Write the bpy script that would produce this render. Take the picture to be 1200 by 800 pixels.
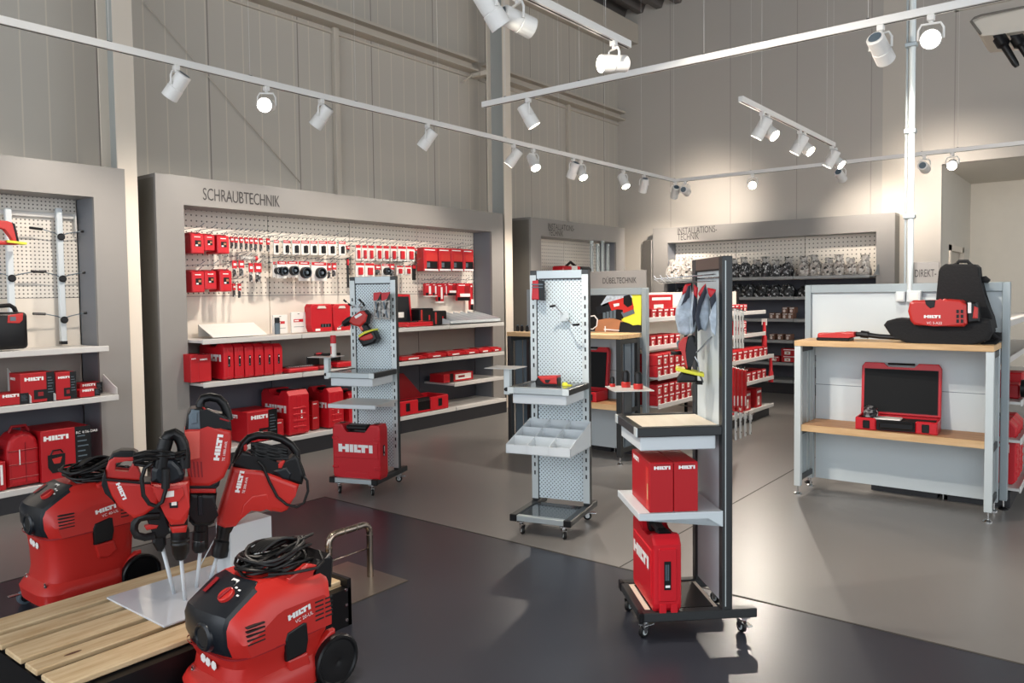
import bpy, bmesh, math, random
from mathutils import Vector, Matrix
for _o in list(bpy.data.objects): bpy.data.objects.remove(_o)
S = bpy.context.scene
COL = S.collection
V = Vector
rnd = random.Random(7)

# ------------------------------------------------------------------ camera
FOC, PCY, YAW, PIT, ROL = 905.5, 384.66, -0.66639, 0.04467, -0.012195
cyw, syw = math.cos(YAW), math.sin(YAW)
FWD = V((syw*math.cos(PIT), cyw*math.cos(PIT), -math.sin(PIT)))
_r = V((cyw, -syw, 0)); _u = _r.cross(FWD)
RT = _r*math.cos(ROL) + _u*math.sin(ROL)
UPV = -_r*math.sin(ROL) + _u*math.cos(ROL)
EYE = V((0, 0, 1.5))
cd = bpy.data.cameras.new('camera'); cam = bpy.data.objects.new('camera', cd); COL.objects.link(cam)
M = Matrix.Identity(4)
for i in range(3):
    M[i][0] = RT[i]; M[i][1] = UPV[i]; M[i][2] = -FWD[i]; M[i][3] = EYE[i]
cam.matrix_world = M
cd.sensor_width = 36; cd.lens = FOC*36/1200; cd.shift_y = -(400-PCY)/1200
cd.clip_start = 0.05; cd.clip_end = 100
S.camera = cam

# ------------------------------------------------------------------ light of the place
w = bpy.data.worlds.new('daylight'); S.world = w; w.use_nodes = True
bg = w.node_tree.nodes['Background']
bg.inputs[0].default_value = (0.80, 0.90, 1.0, 1); bg.inputs[1].default_value = 1.0
S.view_settings.view_transform = 'Standard'; S.view_settings.look = 'None'
S.view_settings.gamma = 1; S.view_settings.use_curve_mapping = False
S.view_settings.exposure = 0.36
SPOT_W = 170.0
def area(name, loc, rot, sx, sy, power, col):
    l = bpy.data.lights.new(name, 'AREA'); l.shape = 'RECTANGLE'; l.size = sx; l.size_y = sy; l.energy = power; l.color = col
    o = bpy.data.objects.new(name, l); COL.objects.link(o); o.location = loc; o.rotation_euler = rot
    return o
# glazed shop front behind the visitor, and an added fill light to the right
area('shop_front_daylight', (-1.0, -4.6, 3.0), (math.radians(90), 0, 0), 11, 5.4, 230, (0.93, 0.96, 1.0))
area('side_fill_light', (7.6, 4.0, 3.2), (math.radians(90), 0, math.radians(90)), 12, 5.0, 200, (1.0, 0.95, 0.88))  # added fill from the unseen right side, brightens the walls

# ------------------------------------------------------------------ layout helpers: the sight line of a point meets a plane of the room
def ray(px, py): return FWD + RT*((px-600)/FOC) - UPV*((py-PCY)/FOC)
def _hit(px, py, ax, v):
    d = ray(px, py); t = (v-EYE[ax])/d[ax]; return EYE + d*t
def onx(px, py, x): return _hit(px, py, 0, x)
def ony(px, py, y): return _hit(px, py, 1, y)
def onz(px, py, z): return _hit(px, py, 2, z)
class Plane:
    """upright plane through o; ux is its horizontal direction"""
    def __init__(s, o, ux=None):
        s.o = V(o)
        if ux is None:
            d = V((s.o.x-EYE.x, s.o.y-EYE.y, 0)).normalized(); ux = V((d.y, -d.x, 0))
        s.ux = V(ux).normalized(); s.n = s.ux.cross(V((0, 0, 1)))
        if s.n.dot(EYE-s.o) < 0: s.n = -s.n
    def hit(s, px, py, off=0):
        d = ray(px, py); t = ((s.o+s.n*off)-EYE).dot(s.n)/d.dot(s.n); return EYE + d*t
    def ab(s, px, py, off=0):
        p = s.hit(px, py, off) - s.o; return (p.dot(s.ux), p.z)

# ------------------------------------------------------------------ materials
def lin(c):
    c = c/255.0
    return c/12.92 if c <= 0.04045 else ((c+0.055)/1.055)**2.4
def RGB(r, g, b): return (lin(r), lin(g), lin(b), 1)
def mat(name, col, rough=0.5, metal=0.0, noise=0.0, nscale=8.0, bump=0.0, emit=0.0, spec=0.5):
    m = bpy.data.materials.new(name); m.use_nodes = True; nt = m.node_tree; b = nt.nodes['Principled BSDF']
    b.inputs['Roughness'].default_value = rough; b.inputs['Metallic'].default_value = metal
    b.inputs['Specular IOR Level'].default_value = spec
    c = RGB(*col)
    tc = nt.nodes.new('ShaderNodeTexCoord'); nz = nt.nodes.new('ShaderNodeTexNoise')
    nz.inputs['Scale'].default_value = nscale; nz.inputs['Detail'].default_value = 4
    nt.links.new(tc.outputs['Object'], nz.inputs['Vector'])
    mx = nt.nodes.new('ShaderNodeMix'); mx.data_type = 'RGBA'
    k = noise
    mx.inputs[6].default_value = (c[0]*(1-k), c[1]*(1-k), c[2]*(1-k), 1)
    mx.inputs[7].default_value = (min(1, c[0]*(1+k)), min(1, c[1]*(1+k)), min(1, c[2]*(1+k)), 1)
    nt.links.new(nz.outputs['Fac'], mx.inputs[0]); nt.links.new(mx.outputs[2], b.inputs['Base Color'])
    if bump:
        bp = nt.nodes.new('ShaderNodeBump'); bp.inputs['Strength'].default_value = bump; bp.inputs['Distance'].default_value = 0.01
        nt.links.new(nz.outputs['Fac'], bp.inputs['Height']); nt.links.new(bp.outputs[0], b.inputs['Normal'])
    if emit:
        b.inputs['Emission Color'].default_value = c; b.inputs['Emission Strength'].default_value = emit
    return m
def math_node(nt, op, a, b=None, clamp=False):
    n = nt.nodes.new('ShaderNodeMath'); n.operation = op; n.use_clamp = clamp
    for i, x in enumerate((a, b)):
        if x is None: continue
        if isinstance(x, (int, float)): n.inputs[i].default_value = x
        else: nt.links.new(x, n.inputs[i])
    return n.outputs[0]
def peg_mat(name, base, dark, axis, pitch, r, stagger=False, rough=0.5, vp=None):
    """sheet with rows of round holes; axis = horizontal object axis of the sheet"""
    m = mat(name, base, rough); nt = m.node_tree; b = nt.nodes['Principled BSDF']
    tc = nt.nodes.new('ShaderNodeTexCoord'); sp = nt.nodes.new('ShaderNodeSeparateXYZ')
    nt.links.new(tc.outputs['Object'], sp.inputs[0])
    u, z = sp.outputs[axis], sp.outputs[2]
    vp = vp or pitch
    def lattice(du, dz):
        a = math_node(nt, 'SUBTRACT', math_node(nt, 'FRACT', math_node(nt, 'ADD', math_node(nt, 'MULTIPLY', u, 1/pitch), du+100)), 0.5)
        c = math_node(nt, 'SUBTRACT', math_node(nt, 'FRACT', math_node(nt, 'ADD', math_node(nt, 'MULTIPLY', z, 1/vp), dz+100)), 0.5)
        a = math_node(nt, 'MULTIPLY', a, pitch); c = math_node(nt, 'MULTIPLY', c, vp)
        d = math_node(nt, 'SQRT', math_node(nt, 'ADD', math_node(nt, 'MULTIPLY', a, a), math_node(nt, 'MULTIPLY', c, c)))
        return math_node(nt, 'LESS_THAN', d, r)
    f = lattice(0, 0)
    if stagger: f = math_node(nt, 'MAXIMUM', f, lattice(0.5, 0.5))
    mx = nt.nodes.new('ShaderNodeMix'); mx.data_type = 'RGBA'
    mx.inputs[6].default_value = RGB(*base); mx.inputs[7].default_value = RGB(*dark)
    nt.links.new(f, mx.inputs[0]); nt.links.new(mx.outputs[2], b.inputs['Base Color'])
    return m
def seam_mat(name, base, axis, pitch, off, rough=0.55, rib=0.20, dark=0.72):
    """sandwich wall panel: seam lines every pitch, faint ribs between"""
    m = mat(name, base, rough); nt = m.node_tree; b = nt.nodes['Principled BSDF']
    tc = nt.nodes.new('ShaderNodeTexCoord'); sp = nt.nodes.new('ShaderNodeSeparateXYZ')
    nt.links.new(tc.outputs['Object'], sp.inputs[0]); u = sp.outputs[axis]
    a = math_node(nt, 'ABSOLUTE', math_node(nt, 'SUBTRACT', math_node(nt, 'FRACT', math_node(nt, 'ADD', math_node(nt, 'MULTIPLY', math_node(nt, 'SUBTRACT', u, off), 1/pitch), 100.5)), 0.5))
    f = math_node(nt, 'LESS_THAN', a, 0.007/pitch)
    rb = math_node(nt, 'ABSOLUTE', math_node(nt, 'SUBTRACT', math_node(nt, 'FRACT', math_node(nt, 'MULTIPLY', math_node(nt, 'ADD', u, 50), 1/rib)), 0.5))
    rb = math_node(nt, 'LESS_THAN', rb, 0.03)
    mx = nt.nodes.new('ShaderNodeMix'); mx.data_type = 'RGBA'
    c = RGB(*base)
    mx.inputs[6].default_value = c; mx.inputs[7].default_value = (c[0]*dark*.5, c[1]*dark*.48, c[2]*dark*.48, 1)
    m2 = nt.nodes.new('ShaderNodeMix'); m2.data_type = 'RGBA'; m2.inputs[6].default_value = c; m2.inputs[7].default_value = (min(1, c[0]*1.22), min(1, c[1]*1.2), min(1, c[2]*1.16), 1)
    nt.links.new(rb, m2.inputs[0]); nt.links.new(m2.outputs[2], mx.inputs[6])
    nt.links.new(f, mx.inputs[0]); nt.links.new(mx.outputs[2], b.inputs['Base Color'])
    bp = nt.nodes.new('ShaderNodeBump'); bp.inputs['Strength'].default_value = 0.35; bp.inputs['Distance'].default_value = 0.004
    nt.links.new(rb, bp.inputs['Height']); nt.links.new(bp.outputs[0], b.inputs['Normal'])
    return m
def wood_mat(name, c1, c2, axis_scale, rough=0.55, knots=False):
    m = mat(name, c1, rough); nt = m.node_tree; b = nt.nodes['Principled BSDF']
    tc = nt.nodes.new('ShaderNodeTexCoord'); mp = nt.nodes.new('ShaderNodeMapping'); mp.inputs['Scale'].default_value = axis_scale
    nz = nt.nodes.new('ShaderNodeTexNoise'); nz.inputs['Scale'].default_value = 4; nz.inputs['Detail'].default_value = 6
    nz.inputs['Roughness'].default_value = 0.65
    nt.links.new(tc.outputs['Object'], mp.inputs[0]); nt.links.new(mp.outputs[0], nz.inputs['Vector'])
    cr = nt.nodes.new('ShaderNodeValToRGB'); cr.color_ramp.elements[0].position = 0.32; cr.color_ramp.elements[1].position = 0.66
    cr.color_ramp.elements[0].color = RGB(*c2); cr.color_ramp.elements[1].color = RGB(*c1)
    nt.links.new(nz.outputs['Fac'], cr.inputs[0])
    out = cr.outputs[0]
    if knots:
        vo = nt.nodes.new('ShaderNodeTexVoronoi'); vo.inputs['Scale'].default_value = 1.6
        mp2 = nt.nodes.new('ShaderNodeMapping'); mp2.inputs['Scale'].default_value = (6, 1.6, 3)
        nt.links.new(tc.outputs['Object'], mp2.inputs[0]); nt.links.new(mp2.outputs[0], vo.inputs['Vector'])
        k = math_node(nt, 'LESS_THAN', vo.outputs['Distance'], 0.085)
        mx = nt.nodes.new('ShaderNodeMix'); mx.data_type = 'RGBA'; mx.inputs[7].default_value = RGB(95, 58, 35)
        nt.links.new(k, mx.inputs[0]); nt.links.new(out, mx.inputs[6]); out = mx.outputs[2]
    nt.links.new(out, b.inputs['Base Color'])
    return m

m_wallL = seam_mat('sandwich_panel_side', (190, 183, 172), 1, 1.033, 4.122, dark=1.0)
m_wallB = seam_mat('sandwich_panel_back', (190, 183, 174), 0, 1.033, 0.3, rib=5.0, dark=1.5)
m_plain = mat('painted_plaster', (212, 205, 193), 0.7, noise=0.03)
m_frame = mat('display_frame_grey', (140, 136, 132), 0.42, noise=0.02)
m_return = mat('return_panel_grey', (118, 121, 128), 0.45)
m_sideD = mat('side_panel_dark', (112, 107, 99), 0.5)
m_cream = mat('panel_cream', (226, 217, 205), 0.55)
m_lowback = mat('panel_deep_shade', (80, 82, 92), 0.5)  # lower back panels, with the shade under the shelves painted in
m_midback = mat('panel_mid_shade', (150, 141, 134), 0.5)  # pale back panel darkened in colour to stand for shelf shade
m_pegL = peg_mat('pegboard_side', (228, 220, 208), (96, 88, 80), 1, 0.0505, 0.0075)
m_pegU1 = peg_mat('pegboard_fine', (225, 218, 208), (105, 98, 92), 1, 0.030, 0.0062)
m_pegB = peg_mat('pegboard_back', (230, 222, 210), (96, 90, 82), 0, 0.06, 0.0095)
m_pegC = peg_mat('perforated_sheet', (214, 226, 230), (84, 92, 98), 0, 0.026, 0.0042, True)
m_shelf = mat('shelf_white_steel', (206, 203, 199), 0.38)
m_shelfG = mat('shelf_grey_steel', (150, 151, 150), 0.4)
m_kick = mat('kick_black', (38, 38, 42), 0.45)
m_white = mat('white_coat', (208, 214, 217), 0.35)
m_cool = mat('cool_white_panel', (202, 211, 214), 0.4)
m_colside = mat('column_side_shade', (170, 172, 168), 0.5)  # shade on the cream column's side put into a greyer colour
m_spot = mat('lamp_white', (232, 230, 226), 0.4)
m_slot = mat('track_slot_black', (25, 24, 24), 0.6)
m_alu = mat('aluminium_profile', (176, 184, 186), 0.36, metal=0.55)
m_aluF = mat('aluminium_face', (205, 212, 212), 0.4, metal=0.25)
m_bench = mat('bench_frame_grey', (150, 160, 164), 0.4, metal=0.2)
m_darkpro = mat('profile_anthracite', (56, 58, 59), 0.38, metal=0.35)
m_chrome = mat('chrome', (205, 205, 205), 0.16, metal=1.0)
m_steel = mat('brushed_steel', (150, 140, 128), 0.3, metal=0.9, noise=0.1, nscale=4)
m_tube = mat('stainless_tube', (176, 162, 148), 0.2, metal=1.0, noise=0.15, nscale=20)
m_red = mat('case_red', (196, 20, 34), 0.4)
m_redC = mat('carton_red', (178, 12, 24), 0.5)
m_redD = mat('deep_red', (140, 12, 22), 0.45)
m_redV = mat('tool_red', (190, 40, 34), 0.36)
m_redO = mat('tool_red_light', (228, 96, 84), 0.38)
m_blk = mat('black_plastic', (15, 15, 17), 0.36, spec=.35)
m_blkM = mat('black_matte_fabric', (20, 20, 22), 0.85, noise=0.2, nscale=60, bump=0.3)
m_rub = mat('black_rubber', (15, 15, 16), 0.42, spec=.35)
m_navy = mat('dark_grey_plastic', (22, 26, 32), 0.3, spec=.4)
m_gry = mat('tool_grey', (92, 106, 116), 0.42)
m_foam = mat('black_foam', (20, 22, 24), 0.9)
m_yel = mat('yellow_strip', (226, 222, 62), 0.5)
m_logo = mat('white_print', (240, 238, 236), 0.5)
m_txt = mat('sign_lettering', (52, 48, 48), 0.5)
m_beech = wood_mat('beech_top', (222, 186, 140), (200, 160, 112), (1.0, 9, 9))
m_beechY = wood_mat('board_pale', (240, 228, 208), (232, 218, 196), (1.0, 5, 5))
m_oak = wood_mat('oak_shelf', (190, 146, 104), (160, 116, 78), (1.0, 9, 9))
m_pallet = wood_mat('pallet_pine', (226, 202, 162), (196, 162, 118), (7, .8, 6), 0.6, True)
m_acryl = mat('white_acrylic', (214, 218, 224), 0.07, spec=0.9)
def speck(name, cols, scale, rough=0.3):
    m = mat(name, cols[0][1], rough, bump=0); nt = m.node_tree; b = nt.nodes['Principled BSDF']
    tc = nt.nodes.new('ShaderNodeTexCoord'); vo = nt.nodes.new('ShaderNodeTexVoronoi'); vo.inputs['Scale'].default_value = scale
    nt.links.new(tc.outputs['Object'], vo.inputs['Vector']); sp = nt.nodes.new('ShaderNodeSeparateColor'); nt.links.new(vo.outputs['Color'], sp.inputs[0])
    cr = nt.nodes.new('ShaderNodeValToRGB'); cr.color_ramp.interpolation = 'CONSTANT'
    while len(cr.color_ramp.elements) < len(cols): cr.color_ramp.elements.new(0.5)
    for e, (p, c) in zip(cr.color_ramp.elements, cols): e.position = p; e.color = RGB(*c)
    nt.links.new(sp.outputs[0], cr.inputs[0]); nt.links.new(cr.outputs[0], b.inputs['Base Color'])
    bp = nt.nodes.new('ShaderNodeBump'); bp.inputs['Strength'].default_value = 1; bp.inputs['Distance'].default_value = 0.01
    nt.links.new(vo.outputs['Distance'], bp.inputs['Height']); nt.links.new(bp.outputs[0], b.inputs['Normal'])
    return m
m_bag = speck('clear_bag', ((0, (176, 170, 164)), (.25, (196, 192, 186)), (.75, (150, 146, 142))), 34)
m_bagP = speck('clear_bag_pale_fittings', ((0, (176, 168, 160)), (.45, (205, 200, 194)), (.8, (120, 114, 110)), (.93, (60, 56, 54))), 34)
m_bits = speck('metal_bits', ((0, (40, 40, 42)), (.45, (120, 120, 122)), (.72, (205, 205, 205)), (.88, (26, 26, 28))), 46)
m_bitsD = speck('dark_bits', ((0, (22, 22, 24)), (.6, (60, 62, 64)), (.88, (190, 192, 194))), 40)
m_cloth = mat('pale_glove_cloth', (176, 188, 200), 0.6, noise=0.75, nscale=26, bump=0.8)
m_clothD = mat('dark_glove_cloth', (48, 54, 66), 0.8, noise=0.3, nscale=30, bump=0.6)
m_brown = mat('brown_carton', (120, 84, 66), 0.6)
m_lens = mat('lamp_lens_lit', (255, 246, 230), 0.3, emit=30.0)
m_lensoff = mat('lamp_lens_shaded', (255, 248, 236), 0.3, emit=5.0)
m_orange = mat('orange_label', (206, 50, 44), 0.5)
m_tan = mat('tan_surface', (178, 120, 82), 0.6, noise=0.3)
m_skyp = mat('pale_window', (214, 226, 240), 0.3, emit=0.35)
m_ceil = mat('ceiling_deck_dark', (104, 98, 94), 0.6)
m_beam = mat('painted_beam', (196, 186, 172), 0.55)
m_col = mat('column_cream', (226, 214, 198), 0.5)
m_paper = mat('white_paper', (236, 232, 226), 0.5)

# ------------------------------------------------------------------ mesh builder
_textcache = {}
def text_polys(s):
    if s in _textcache: return _textcache[s]
    cu = bpy.data.curves.new('t', 'FONT'); cu.body = s; cu.size = 1.0; cu.resolution_u = 3
    o = bpy.data.objects.new('t', cu); COL.objects.link(o)
    dg = bpy.context.evaluated_depsgraph_get(); dg.update()
    me = bpy.data.meshes.new_from_object(o.evaluated_get(dg))
    vs = [tuple(v.co) for v in me.vertices]; fs = [tuple(p.vertices) for p in me.polygons]
    bpy.data.objects.remove(o); bpy.data.curves.remove(cu); bpy.data.meshes.remove(me)
    x0 = min(v[0] for v in vs); x1 = max(v[0] for v in vs)
    vs = [((v[0]-x0)/(x1-x0), v[1]/0.72) for v in vs]          # width 1, capitals about 1 high
    _textcache[s] = (vs, fs, (x1-x0)/0.72); return _textcache[s]
class MB:
    def __init__(s): s.v = []; s.f = []; s.mi = []; s.sm = []; s.mats = []
    def _m(s, m):
        if m not in s.mats: s.mats.append(m)
        return s.mats.index(m)
    def add(s, vs, fs, m, smooth=False):
        b = len(s.v); k = s._m(m)
        s.v += [tuple(v) for v in vs]
        for f in fs: s.f.append(tuple(b+i for i in f)); s.mi.append(k); s.sm.append(smooth)
        return s
    def box(s, x0, x1, y0, y1, z0, z1, m, bev=0, f=None, seg=1):
        x0, x1 = min(x0, x1), max(x0, x1); y0, y1 = min(y0, y1), max(y0, y1); z0, z1 = min(z0, z1), max(z0, z1)
        vs = [(x, y, z) for x in (x0, x1) for y in (y0, y1) for z in (z0, z1)]
        fs = [(0, 1, 3, 2), (4, 6, 7, 5), (0, 4, 5, 1), (2, 3, 7, 6), (0, 2, 6, 4), (1, 5, 7, 3)]
        if bev:
            bm = bmesh.new(); bv = [bm.verts.new(v) for v in vs]
            for q in fs: bm.faces.new([bv[i] for i in q])
            bmesh.ops.bevel(bm, geom=list(bm.edges), offset=min(bev, .45*min(x1-x0, y1-y0, z1-z0)), segments=seg, affect='EDGES', profile=0.5)
            bm.verts.index_update(); vs = [tuple(v.co) for v in bm.verts]; fs = [[v.index for v in q.verts] for q in bm.faces]; bm.free()
        if f: vs = [tuple(f(V(v))) for v in vs]
        return s.add(vs, fs, m, bev > 0 and seg > 1)
    def loft(s, rings, m, cap=True, smooth=True):
        n = len(rings[0]); vs = [p for r in rings for p in r]; fs = []
        for k in range(len(rings)-1):
            for i in range(n):
                j = (i+1) % n; fs.append((k*n+i, k*n+j, (k+1)*n+j, (k+1)*n+i))
        s.add(vs, fs, m, smooth)
        if cap:
            s.add(rings[0], [tuple(range(n))[::-1]], m); s.add(rings[-1], [tuple(range(n))], m)
        return s
    def cyl(s, p0, p1, r0, m, r1=None, n=14, cap=True):
        p0, p1 = V(p0), V(p1); r1 = r0 if r1 is None else r1
        d = (p1-p0).normalized(); a = d.orthogonal().normalized(); b = d.cross(a)
        R = lambda p, r: [p + a*r*math.cos(t) + b*r*math.sin(t) for t in [2*math.pi*i/n for i in range(n)]]
        return s.loft([R(p0, r0), R(p1, r1)], m, cap)
    def prof(s, p0, d, prs, m, n=18):
        """lathe: prs = (distance along d, radius)"""
        p0 = V(p0); d = V(d).normalized(); a = d.orthogonal().normalized(); b = d.cross(a)
        return s.loft([[p0+d*t + a*r*math.cos(q) + b*r*math.sin(q) for q in [2*math.pi*i/n for i in range(n)]] for t, r in prs], m)
    def tube(s, pts, r, m, n=8, closed=False):
        pts = [V(p) for p in pts]; N = len(pts); rings = []; a = None
        for i in range(N):
            if closed: d = pts[(i+1) % N]-pts[i-1]
            else: d = pts[min(i+1, N-1)]-pts[max(i-1, 0)]
            d = d.normalized() if d.length > 1e-9 else V((0, 0, 1))
            if a is None: a = d.orthogonal().normalized()
            else:
                a = a-d*a.dot(d); a = a.normalized() if a.length > 1e-6 else d.orthogonal().normalized()
            b = d.cross(a)
            rings.append([pts[i]+a*r*math.cos(t)+b*r*math.sin(t) for t in [2*math.pi*k/n for k in range(n)]])
        if closed: rings.append(rings[0])
        return s.loft(rings, m, not closed)
    def prism(s, poly, o, ux, uy, n, t, m, bev=0, seg=2, center=True, smooth=True):
        """outline poly (a,b) in frame o,ux,uy; thickness t along n"""
        o, ux, uy, n = V(o), V(ux), V(uy), V(n)
        bm = bmesh.new(); z0 = -t/2 if center else 0
        ps = [p for i, p in enumerate(poly) if (abs(p[0]-poly[i-1][0])+abs(p[1]-poly[i-1][1])) > 1e-6]
        bot = [bm.verts.new((p[0], p[1], z0)) for p in ps]; top = [bm.verts.new((p[0], p[1], z0+t)) for p in ps]
        fb = bm.faces.new(bot[::-1]); ft = bm.faces.new(top)
        for i in range(len(ps)):
            j = (i+1) % len(ps); bm.faces.new((bot[i], bot[j], top[j], top[i]))
        if bev:
            es = list(set(list(fb.edges)+list(ft.edges)))
            bmesh.ops.bevel(bm, geom=es, offset=bev, segments=seg, affect='EDGES', profile=0.5, clamp_overlap=True)
        bmesh.ops.triangulate(bm, faces=[q for q in bm.faces if len(q.verts) > 4])
        bm.verts.index_update()
        vs = [o+ux*v.co.x+uy*v.co.y+n*v.co.z for v in bm.verts]; fs = [[v.index for v in q.verts] for q in bm.faces]; bm.free()
        return s.add(vs, fs, m, False)
    def quad(s, a, b, c, d, m): return s.add([a, b, c, d], [(0, 1, 2, 3)], m)
    def rect(s, o, ux, uy, a0, a1, b0, b1, m):
        o, ux, uy = V(o), V(ux), V(uy)
        return s.quad(o+ux*a0+uy*b0, o+ux*a1+uy*b0, o+ux*a1+uy*b1, o+ux*a0+uy*b1, m)
    def text(s, t, o, ux, uy, h, m, wd=None):
        vs, fs, ar = text_polys(t); o, ux, uy = V(o), V(ux).normalized(), V(uy).normalized()
        wd = wd or ar*h
        return s.add([o+ux*x*wd+uy*y*h for x, y in vs], fs, m)
    def logo(s, o, ux, uy, wd, m=None):
        """block lettering H I L T I, left to right along ux, width wd"""
        m = m or m_logo; o, ux, uy = V(o), V(ux).normalized(), V(uy).normalized(); h = wd*0.205; k = wd/100.0
        R = lambda a0, a1, b0, b1: s.rect(o, ux, uy, a0*k, a1*k, b0*h, b1*h, m)
        R(0, 11, 0, 1); R(11, 20, .34, .70); R(20, 31, 0, 1)
        R(33, 43.5, 0, 1)
        R(45.5, 55.5, 0, 1); R(55.5, 65.5, 0, .36)
        R(57.5, 87, .64, 1); R(67.5, 78, 0, .64)
        R(89, 99.5, 0, 1)
        return s
    def shift(s, d): s.v = [(v[0]-d[0], v[1]-d[1], v[2]-d[2]) for v in s.v]; return s
    def build(s, name, parent=None, label=None):
        me = bpy.data.meshes.new(name); me.from_pydata(s.v, [], s.f)
        for m in s.mats: me.materials.append(m)
        me.polygons.foreach_set('material_index', s.mi); me.polygons.foreach_set('use_smooth', s.sm)
        bm = bmesh.new(); bm.from_mesh(me); bmesh.ops.remove_doubles(bm, verts=bm.verts, dist=1e-6)
        bmesh.ops.recalc_face_normals(bm, faces=bm.faces)
        for e in bm.edges:
            if len(e.link_faces) == 2 and e.calc_face_angle(0) > 0.55: e.smooth = False
        bm.to_mesh(me); bm.free(); me.update()
        o = bpy.data.objects.new(name, me); COL.objects.link(o)
        if parent: o.parent = parent
        if label: o['label'] = label
        return o
def tag(o, label, cat, group=None, kind=None):
    o['label'] = label; o['category'] = cat
    if group: o['group'] = group
    if kind: o['kind'] = kind
    return o
def thing(name, label, cat, loc=(0, 0, 0), rz=0, group=None):
    o = bpy.data.objects.new(name, None); COL.objects.link(o); o.empty_display_size = 0.1
    o.location = loc; o.rotation_euler = (0, 0, rz)
    return tag(o, label, cat, group)
def struct(name, mb, label=None):
    o = mb.build(name); o['kind'] = 'structure'
    return o
def solo(name, mb, label, cat, group=None, loc=None, rz=0):
    """one-mesh thing; world-built meshes are shifted to loc"""
    o = mb.build(name); tag(o, label, cat, group)
    if loc is not None: o.location = loc
    o.rotation_euler = (0, 0, rz)
    return o
def dup(root, loc, rz, label, group=None):
    r = root.copy(); COL.objects.link(r); r.location = loc; r.rotation_euler = (0, 0, rz); r['label'] = label
    if group: r['group'] = group
    for ch in list(root.children):
        c = ch.copy(); COL.objects.link(c); c.parent = r
        for g in ch.children:
            d = g.copy(); COL.objects.link(d); d.parent = c
    return r
ORD = ['first', 'second', 'third', 'fourth', 'fifth', 'sixth', 'seventh', 'eighth', 'ninth', 'tenth', 'eleventh', 'twelfth', 'thirteenth', 'fourteenth', 'fifteenth', 'sixteenth', 'seventeenth', 'eighteenth', 'nineteenth', 'twentieth']
def rr(cx, cy, hx, hy, z, e=4.0, n=28):
    """superellipse ring in plan"""
    out = []
    for i in range(n):
        t = 2*math.pi*i/n; c, q = math.cos(t), math.sin(t)
        out.append(V((cx+hx*math.copysign(abs(c)**(2/e), c), cy+hy*math.copysign(abs(q)**(2/e), q), z)))
    return out
# ------------------------------------------------------------------ the room
XL, YB, ZC = -6.9, 11.81, 6.2
b = MB()
m_floor = mat('floor_light_grey', (118, 115, 112), 0.33, noise=0.05, nscale=1.5)
m_floorD = mat('floor_dark_grey', (46, 48, 56), 0.3, noise=0.06, nscale=1.5)
m_joint = mat('floor_joint', (58, 54, 50), 0.7)
b.quad((XL, 3.62, 0), (8, 3.62, 0), (8, 15, 0), (XL, 15, 0), m_floor)
b.quad((XL, -5, 0), (-4.65, -5, 0), (-4.65, 3.62, 0), (XL, 3.62, 0), m_floor)
b.quad((-4.65, -5, 0), (8, -5, 0), (8, 3.62, 0), (-4.65, 3.62, 0), m_floorD)
b.box(-4.655, 8, 3.613, 3.627, -0.002, 0.0012, m_joint)
b.box(-4.655, -4.642, -5, 3.62, -0.002, 0.0012, m_joint)
b.box(-2.127, -2.119, 3.62, 11.8, -0.002, 0.001, m_joint)
struct('floor', b)
b = MB(); b.box(XL-.1, XL, -5, YB+.1, 0, ZC+.3, m_wallL); struct('wall_left', b)
b = MB(); b.box(XL, -1.91, YB, YB+.1, 0, ZC+.3, m_wallB); b.box(-1.91, 8, YB, YB+.1, 3.17, ZC+.3, m_wallB)
struct('wall_back', b)
b = MB(); b.box(-2.01, -1.91, YB+.1, 12.5, 0, 3.17, m_plain); b.box(-2.01, -1.91, 13.6, 14.5, 0, 3.17, m_plain)
b.box(-2.01, -1.91, 12.5, 13.6, 2.1, 3.17, m_plain); struct('wall_recess', b)
b = MB(); b.box(-2.0, 8, 14.4, 14.5, 0, 3.3, m_plain); struct('wall_far', b)
b = MB(); b.box(-1.91, 8, YB+.1, 14.4, 3.17, 3.25, m_plain); struct('ceiling', b)
b = MB(); b.box(-1.99, -1.94, 12.5, 13.6, 0, 2.1, m_beam); 
b.box(-1.935, -1.89, 12.44, 12.56, 0, 2.12, m_col); b.box(-1.935, -1.89, 13.54, 13.66, 0, 2.12, m_col); b.box(-1.935, -1.89, 12.44, 13.66, 2.04, 2.12, m_col)
struct('door_1', b)
# trapezoid roof deck on girders
b = MB(); pts = []
x = XL-.3
while x < 8:
    pts += [(x, ZC), (x+.10, ZC), (x+.15, ZC+.12), (x+.30, ZC+.12), (x+.35, ZC)]; x += .35
vs = [(p[0], -5, p[1]) for p in pts]+[(p[0], YB+.1, p[1]) for p in pts]; n = len(pts)
b.add(vs, [(i, i+1, n+i+1, n+i) for i in range(n-1)], m_ceil); struct('ceiling', b)
b = MB(); b.box(XL, -6.49, -5, YB, 5.70, 6.03, m_beam, 0.01); struct('trim_1', b)
for i, (y0, y1) in enumerate(((-2, 2.96), (3.12, 7.92), (8.09, YB))):
    b = MB(); b.box(XL, XL+.05, y0, y1, 4.455, 4.61, m_beam); b.box(XL+.05, XL+.16, y0, y1, 4.575, 4.61, m_beam); b.box(XL+.05, XL+.16, y0, y1, 4.455, 4.48, m_beam)
    b.box(XL, XL+.03, y0, y1, 4.39, 4.41, m_beam); struct('trim_%d' % (i+2), b)
for i, y in enumerate((5.60, 10.20)):
    b = MB(); b.box(XL, XL+.06, y, y+.07, 0, 4.455, m_beam, .005); struct('trim_%d' % (i+5), b)
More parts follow.
